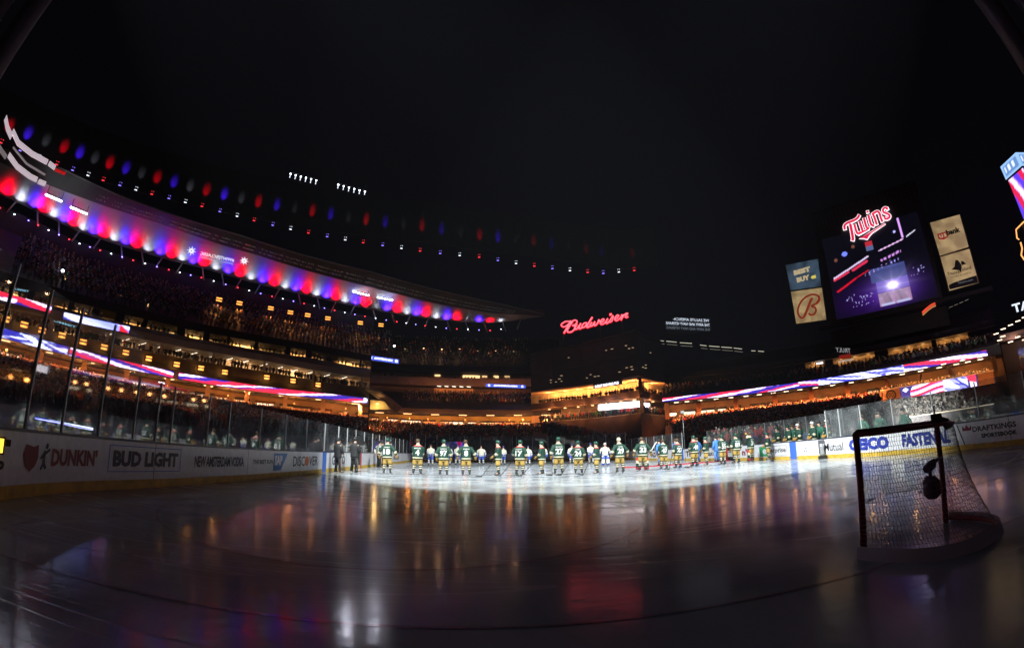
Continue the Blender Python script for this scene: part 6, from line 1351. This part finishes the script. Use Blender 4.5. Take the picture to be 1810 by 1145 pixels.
    for s in (-1, 1):
        if team in ('home', 'away'): tube(bm, [(s*.10, 0, .9), (s*.115, .01, .75), (s*.135, .02, .6), (s*.15, .03, .50)], [(.125, .14), (.13, .145), (.125, .135), (.115, .125)], n=12)
        else: tube(bm, [(s*.10, 0, .9), (s*.13, .02, .5), (s*.16, .0, .14)], [(.1, .11), (.085, .09), (.075, .08)], n=10)
    obj('breeches' if team in ('home', 'away') else 'trousers', bm, PM, root, local=True, smooth=True)
    for s in (-1, 1):
        if team in ('home', 'away'):
            bm = bmesh.new()
            if legs == 'goalie':
                tube(bm, [(s*.17, .05, .80), (s*.18, .07, .72), (s*.19, .07, .55), (s*.20, .06, .40), (s*.21, .05, .2), (s*.22, .08, .07)], [(.13, .06), (.15, .1), (.15, .11), (.14, .1), (.15, .1), (.15, .12)], n=12, mats=[0, 1, 2, 0, 1])
                obj('leg_pad', bm, [DG if team == 'home' else CRA, REDC if team == 'home' else BLU, CR], root, local=True, smooth=True); bm = bmesh.new()
            tube(bm, [(s*.15, .03, .55), (s*.155, .04, .50), (s*.158, .03, .44), (s*.16, .015, .40), (s*.163, .01, .34), (s*.167, .0, .30), (s*.17, .0, .25), (s*.178, 0, .15)],
                 [(.085, .09), (.088, .095), (.082, .09), (.08, .088), (.08, .087), (.078, .085), (.072, .078), (.055, .06)], n=12, mats=[0, 0, 1, 2, 1, 2, 0] if team == 'home' else [0, 0, 0, 2, 0, 0, 0])
            obj('sock', bm, SM, root, local=True, smooth=True)
        bm = bmesh.new(); tube(bm, [(s*.18, -.09, .08), (s*.18, -.06, .10), (s*.185, .02, .105), (s*.195, .11, .08), (s*.20, .18, .065), (s*.205, .215, .06)], [(.03, .04), (.045, .06), (.048, .06), (.045, .045), (.04, .035), (.02, .02)], n=10)
        tube(bm, [(s*.178, -.01, .08), (s*.178, -.01, .24)], [(.055, .065), (.06, .068)], n=10)
        sh = obj('skate' if skates else 'shoe', bm, SKT, root, local=True, smooth=True)
        if skates:
            bm = bmesh.new(); box(bm, (s*.19, .05, -.005), (.012, .27, .06)); box(bm, (s*.185, -.03, .035), (.03, .05, .05)); box(bm, (s*.195, .11, .035), (.03, .05, .05)); obj('blade', bm, ALU, sh)
            sh.children[0].matrix_parent_inverse = Matrix.Identity(4)
        k = 'l' if s < 0 else 'r'; w, e = Vector(P[k+'w']), Vector(P[k+'e']); d = (w-e).normalized()
        if team in ('home', 'away'):
            bm = bmesh.new(); tube(bm, [w-d*.06, w, w+d*.06, w+d*.12, w+d*.17], [(.062, .07), (.058, .068), (.058, .07), (.055, .062), (.03, .04)], n=10)
            sd = d.cross(Vector((0, 1, 0))).normalized(); tube(bm, [w+d*.03+sd*.05, w+d*.10+sd*.075], [.024, .018], n=6)
            for q in range(4): tube(bm, [w+d*.13+sd*(.026*(q-1.5)), w+d*.20+sd*(.026*(q-1.5))+Vector((0, .012, 0))], [.016, .012], n=6)
            obj('glove', bm, GLV if team == 'home' else BLU, root, local=True, smooth=True)
    # head
    hc = Vector(P['hd1'])
    if headgear in ('helmet', 'white_helmet'):
        bm = bmesh.new(); bmesh.ops.create_uvsphere(bm, u_segments=14, v_segments=9, radius=1, matrix=Matrix.Translation(hc+Vector((0, -.015, .02))) @ Matrix.Diagonal((.118, .142, .125, 1)))
        bmesh.ops.bisect_plane(bm, geom=bm.verts[:]+bm.edges[:]+bm.faces[:], plane_co=hc+Vector((0, .0, -.045)), plane_no=(0, .75, -1), clear_outer=True)
        obj('helmet', bm, HM if headgear == 'helmet' else WHC, root, local=True, smooth=True)
    else:
        bm = bmesh.new(); bmesh.ops.create_uvsphere(bm, u_segments=14, v_segments=9, radius=1, matrix=Matrix.Translation(hc+Vector((0, -.012, .012))) @ Matrix.Diagonal((.108, .125, .115, 1)))
        bmesh.ops.bisect_plane(bm, geom=bm.verts[:]+bm.edges[:]+bm.faces[:], plane_co=hc+Vector((0, .02, -.05)), plane_no=(0, 1.1, -1), clear_outer=True)
        obj('hair' if headgear == 'bare' else 'knit_cap', bm, HAIR if headgear == 'bare' else (CR if headgear == 'cream_cap' else BLKC), root, local=True, smooth=True)
    for s in (-1, 1):
        bm = bmesh.new(); bmesh.ops.create_icosphere(bm, subdivisions=1, radius=.013, matrix=Matrix.Translation(hc+Vector((s*.035, .092, -.01)))); obj('eye', bm, SKT, root, local=True)
    root.location.z = z+(lift-.035 if skates else 0)
    q = hsh(x*3.1+y*1.7); root.scale = (h*(.96+.12*q), h*(.97+.08*q), h); root.rotation_euler[1] = tilt+(q-.5)*.05; root.rotation_euler[0] = (hsh(x*5.3)-.6)*.07*(1 if abs(face) < 1 else 0)
    return root
def stick(top, foot, label, bladedir=(-1, 0)):
    """shaft from the hands to the heel on the ice, blade along bladedir"""
    t = tag(empty('hockey_stick', foot), label, 'hockey stick'); top, foot = Vector(top), Vector(foot); foot.z = .03
    bm = bmesh.new(); tube(bm, [top, foot], [(.018, .013), (.018, .013)], n=6); obj('shaft', bm, CARB, t)
    b = Vector((*bladedir, 0)).normalized(); bm = bmesh.new(); tube(bm, [foot, foot+b*.12+Vector((0, 0, .01)), foot+b*.3+Vector((0, 0, .03))], [(.014, .035), (.012, .04), (.01, .032)], n=6, flat=(0, 0, 1)); obj('blade', bm, CARB, t)
H = [  # number, name, x, y, facing, headgear, pose, scale, red shoulders
    ('18', 'GREENWAY', -9.93, 24.25, .12, 'helmet', 'wide', 1.05, False), ('4', 'MERRILL', -8.41, 24.54, .16, 'bare', 'low_front', 1.01, True), ('97', 'KAPRIZOV', -6.96, 24.0, 0, 'helmet', 'down', 1.0, False),
    ('8', 'ADDISON', -5.79, 24.17, -.12, 'bare', 'wide', .99, False), (None, None, -4.10, 24.5, 1.35, 'helmet', 'front', 1.0, True), ('17', 'FOLIGNO', -2.97, 24.5, -.35, 'helmet', 'stick_l', 1.0, True),
    (None, None, -1.75, 24.6, 1.15, 'helmet', 'front', .98, True), ('27', 'BJUGSTAD', -.84, 24.7, .06, 'helmet', 'one_front', 1.06, False), ('24', 'DUMBA', .2, 24.27, -.12, 'helmet', 'stick_l', .95, True),
    (None, None, 1.05, 23.8, 1.1, 'helmet', 'front', .94, True), ('29', 'DEWAR', 2.35, 23.7, 0, 'cream_cap', 'wide', .99, False), ('33', 'TALBOT', 3.95, 24.6, .05, 'bare', 'wide', 1.0, False),
    ('47', 'DUHAIME', 5.22, 24.48, -.15, 'bare', 'low_front', .95, False), ('22', 'FIALA', 6.2, 24.61, .2, 'bare', 'one_front', .94, True), ('49', 'RAU', 7.54, 25.1, .15, 'helmet', 'front', .97, True),
    (None, None, 8.40, 25.15, 1.2, 'helmet', 'front', .93, True), ('55', 'MIDDLETON', 9.05, 24.6, .1, 'helmet', 'hips', .96, False), ('89', 'GAUDREAU', 10.29, 24.81, .2, 'helmet', 'down', .97, False),
    ('34', 'KAHKONEN', 11.7, 25.6, .35, 'bare', 'salute', .98, False), (None, None, 12.45, 24.6, 1.0, 'helmet', 'front', .9, True)]
DSC = {0: 'standing at the left end of the line, arms apart', 4: 'in profile with gold gloves, between numbers 8 and 17', 6: 'in profile with red shoulders between numbers 17 and 27', 9: 'in profile between numbers 24 and 29', 15: 'in profile between numbers 49 and 55', 19: 'in profile at the right end of the line by the boards'}
for i, (n_, pn, x, y, f, hg, ps, sc, rd) in enumerate(H):
    f += (hsh(i*7.13)-.5)*.34; y += (hsh(i*3.31)-.5)*.35; sc *= .97+.06*hsh(i*1.37)
    what = {'helmet': 'green helmet', 'bare': 'bare head', 'cream_cap': 'cream cap'}[hg]
    lb = ('hockey player in green jersey number %s and gold breeches, %s, back to the camera' % (n_, what)) if n_ else 'green jersey hockey player '+DSC[i]
    if n_ == '34': lb = 'saluting goaltender in green jersey number 34 near the right boards'
    if n_ == '33': lb = 'goaltender in green jersey number 33 with red and green leg pads'
    player(lb, x, y, f, n_, pn, 'home', ps, hg, sc*.985, 'goalie' if n_ in ('33', '34') else 'normal', group='players in green lined up on the ice', red=rd, headturn=(-.03, .0) if hg == 'bare' else (0, 0))
for (top, foot, b, lb) in (((-4.25, 24.35, .95), (-5.0, 23.35, 0), (-1, .15), 'slanted stick held by the profile player left of number 17'), ((-3.15, 24.7, 1.0), (-4.0, 24.0, 0), (-1, .1), 'slanted stick held by number 17'),
    ((-1.95, 24.5, .95), (-2.95, 23.75, 0), (-1, .1), 'slanted stick of the profile player between numbers 17 and 27'), ((-1.15, 24.6, .95), (-1.35, 23.7, 0), (-1, .0), 'upright stick left of number 27'), ((-.05, 24.3, 1.0), (-.9, 23.6, 0), (-1, .0), 'slanted stick left of number 24'),
    ((.75, 23.7, .95), (.2, 23.2, 0), (-1, .1), 'slanted stick of the profile player right of number 24'), ((5.9, 24.7, .95), (5.45, 24.3, 0), (-1, 0), 'stick between numbers 47 and 22'), ((8.15, 25.0, .95), (7.0, 24.9, 0), (-1, 0), 'stick held by the profile player left of number 55'),
    ((4.3, 24.7, .9), (5.05, 25.0, 1.6), (1, 0), 'white goal stick raised beside number 33'), ((12.2, 24.3, .95), (11.9, 23.4, 0), (-1, 0), 'stick of the player at the right boards')):
    if 'goal stick' in lb:
        t = tag(empty('hockey_stick', top), lb, 'hockey stick'); bm = bmesh.new(); tube(bm, [top, (4.62, 24.75, 1.15), foot], [(.02, .012), (.03, .012), (.04, .012)], n=6); obj('shaft', bm, WHC, t); continue
    stick(top, foot, lb, b)
AW = [(-9.25, 40.81), (-7.85, 43.4), (-6.96, 43.8), (-4.69, 44.2), (-2.62, 44.2), (-.3, 43.4), (2.2, 43.0), (4.11, 44.0), (5.58, 42.2), (1.2, 43.6)]
AD = ('far left, alone before the dark boards', 'seen just right of number 97', 'seen left of number 8', 'right of number 8', 'seen left of number 17', 'half hidden just left of number 27', 'half hidden right of number 27', 'half hidden by number 24', 'behind the profile player left of 29', 'seen between numbers 27 and 24')
for i, (x, y) in enumerate(AW):
    player('hockey player in cream and blue facing the camera, %s' % AD[i], x, y, math.pi+.1*math.sin(i*2), None, None, 'away', 'down' if i % 2 else 'front', 'helmet' if i % 3 else 'bare', 1.0+.03*math.sin(i), group='players in cream facing the camera')
player('cream jersey goaltender bending forward left of number 29', 5.0, 35.5, math.pi, None, None, 'away', 'wide', 'white_helmet', .96, 'goalie', group='players in cream facing the camera')
for i, (x, y) in enumerate(((-12.3, 33.9), (-12.0, 31.9), (-11.5, 33.0))):
    player('referee in black and white stripes, %s of three at the left boards' % ('leftmost', 'middle', 'rightmost')[i], x, y, -.7, None, None, 'ref', 'back', 'helmet', 1.02, group='referees at the left boards')
player('person in dark clothes standing beside the left boards left of the camera operator', -12.35, 23.3, -.5, team='dark', pose='front', headgear='black_cap', h=.97, skates=False)
player('camera operator in dark clothes by the left boards', -11.95, 25.0, -.4, team='dark', pose='front', headgear='black_cap', h=1.02, skates=False)
t = tag(empty('television_camera', (-11.8, 25.2, 1.4)), 'dark television camera with a microphone on the shoulder of the camera operator', 'camera')
bm = bmesh.new(); box(bm, (-11.78, 25.25, 1.62), (.28, .55, .26), rz=-.4); box(bm, (-11.78, 25.3, 1.82), (.4, .2, .08), rz=-.4); tube(bm, [(-11.7, 25.5, 1.62), (-11.58, 25.8, 1.62)], [.09, .1], n=12); obj('camera_body', bm, BLK, t)
bm = bmesh.new(); tube(bm, [(-12.05, 25.1, 1.9), (-11.85, 25.6, 1.95)], .04, n=8); obj('microphone', bm, BLK, t)
bm = bmesh.new(); tube(bm, [(-11.85, 25.1, 1.45), (-11.85, 25.1, .0)], .09, n=8); box(bm, (-11.85, 25.1, .75), (.35, .3, .7)); obj('support_pack', bm, BLK, t)
BN = [(13.75, 25.3, .2), (13.75, 24.2, .2), (13.75, 23.2, .2), (13.75, 21.9, .2), (13.75, 20.65, .2)]
for i, (x, y, z) in enumerate(BN):
    player('bench player in green with pale sleeves behind the boards, %s of five from left' % ('first', 'second', 'third', 'fourth', 'fifth')[i], x, y, 1.45, None, None, 'home', 'front', 'white_helmet' if i > 1 else 'helmet', .98, z=z, group='players on the bench', red=i == 4)
for i, (x, y) in enumerate(((14.7, 24.9), (14.7, 22.3), (14.4, 18.6), (14.8, 17.9), (14.3, 17.3), (14.8, 16.2))):
    player('staff member in a green jacket %s' % ('behind the bench at its far end', 'behind the middle of the bench', 'behind the near glass, leftmost', 'behind the near glass, second', 'behind the near glass, third', 'behind the near glass, rightmost')[i], x, y, 1.4, team='coat', pose='down', headgear='black_cap' if i % 2 else 'bare', h=1.02, skates=False, z=.2, group='staff around the bench')
for i, (x, y) in enumerate(((7.6, 30.5), (9.3, 31.5), (10.3, 30.6), (11.2, 31.8), (11.5, 29.5), (12.3, 30.4))):
    player('person in a light blue jacket behind the green line, %s' % ('left of number 49', 'right of number 49', 'left of number 55', 'seen over number 55', 'just right of number 55', 'near the bench gate')[i], x, y, .4, team='blue', pose='down', headgear='bare' if i % 2 else 'black_cap', h=1.0, skates=False, group='people in light blue jackets')
player('person in black standing between numbers 29 and 47 on the carpet', 6.3, 30.2, .2, team='dark', pose='down', headgear='bare', h=.98, skates=False)
bm = bmesh.new(); box(bm, (8.8, 30.5, .018), (8.2, 1.3, .03)); tag(obj('red_carpet', bm, mat('carpet_red', (.42, .02, .04), .8, noise=.15, nscale=3)), 'long red carpet on the ice in front of the bench gate', 'carpet')
# players beyond the left glass seen as pale figures are reflections in the real glass
# steam from the warm players
def steam(x, y, z, sx, sy, sz, label, dens=.25, seed=0):
    bm = bmesh.new(); bmesh.ops.create_icosphere(bm, subdivisions=3, radius=1, matrix=Matrix.Translation((x, y, z)) @ Matrix.Rotation(.5, 4, 'Y') @ Matrix.Diagonal((sx, sy, sz, 1)))
    from mathutils import noise
    for v in bm.verts: v.co += noise.noise_vector(v.co*2.6+Vector((seed, 0, 0)))*.30*min(1, sx*2)
    m = MATS.get('steam')
    if not m:
        m = bpy.data.materials.new('steam'); m.use_nodes = True; n = m.node_tree; n.nodes.remove(n.nodes['Principled BSDF']); v_ = n.nodes.new('ShaderNodeVolumeScatter'); v_.inputs['Color'].default_value = (.9, .92, .92, 1); v_.inputs['Density'].default_value = .16; n.links.new(v_.outputs[0], n.nodes['Material Output'].inputs['Volume']); MATS['steam'] = m
    tag(obj('steam_cloud', bm, m, smooth=True), label, 'steam', kind='stuff')
steam(-.35, 25.3, 1.85, .35, .25, .16, 'steam puff right of number 27', .5, 1); steam(.25, 25.5, 1.65, .4, .25, .13, 'second steam puff drifting to number 24', .5, 2); steam(-1.6, 25.4, 1.9, .45, .25, .08, 'thin steam left of number 27', .5, 3)

# far end LED panels glimpsed behind the line
ribbon_screen('field_screen', -3.6, -.9, lambda a: 63.5, lambda a: 1.3, lambda a: 2.7, 'dim blue and red LED panel standing beyond the far end boards', fn=lambda u, v: (.25, .0, .04) if .55 < u < .7 and v > .6 else ((.06, .06, .35) if (u*1.2+v*.5) % 1.0 < .35 else (.01, .01, .04)))

# thin smoke left in the air by the opening show
bm = bmesh.new(); box(bm, (0, 60, 42), (390, 390, 88))
m = bpy.data.materials.new('haze_air'); m.use_nodes = True; n = m.node_tree; n.nodes.remove(n.nodes['Principled BSDF']); v = n.nodes.new('ShaderNodeVolumePrincipled')
v.inputs['Density'].default_value = .0002; v.inputs['Color'].default_value = (.80, .82, 1, 1); n.links.new(v.outputs[0], n.nodes['Material Output'].inputs['Volume'])
tag(obj('haze', bm, m), kind='stuff')
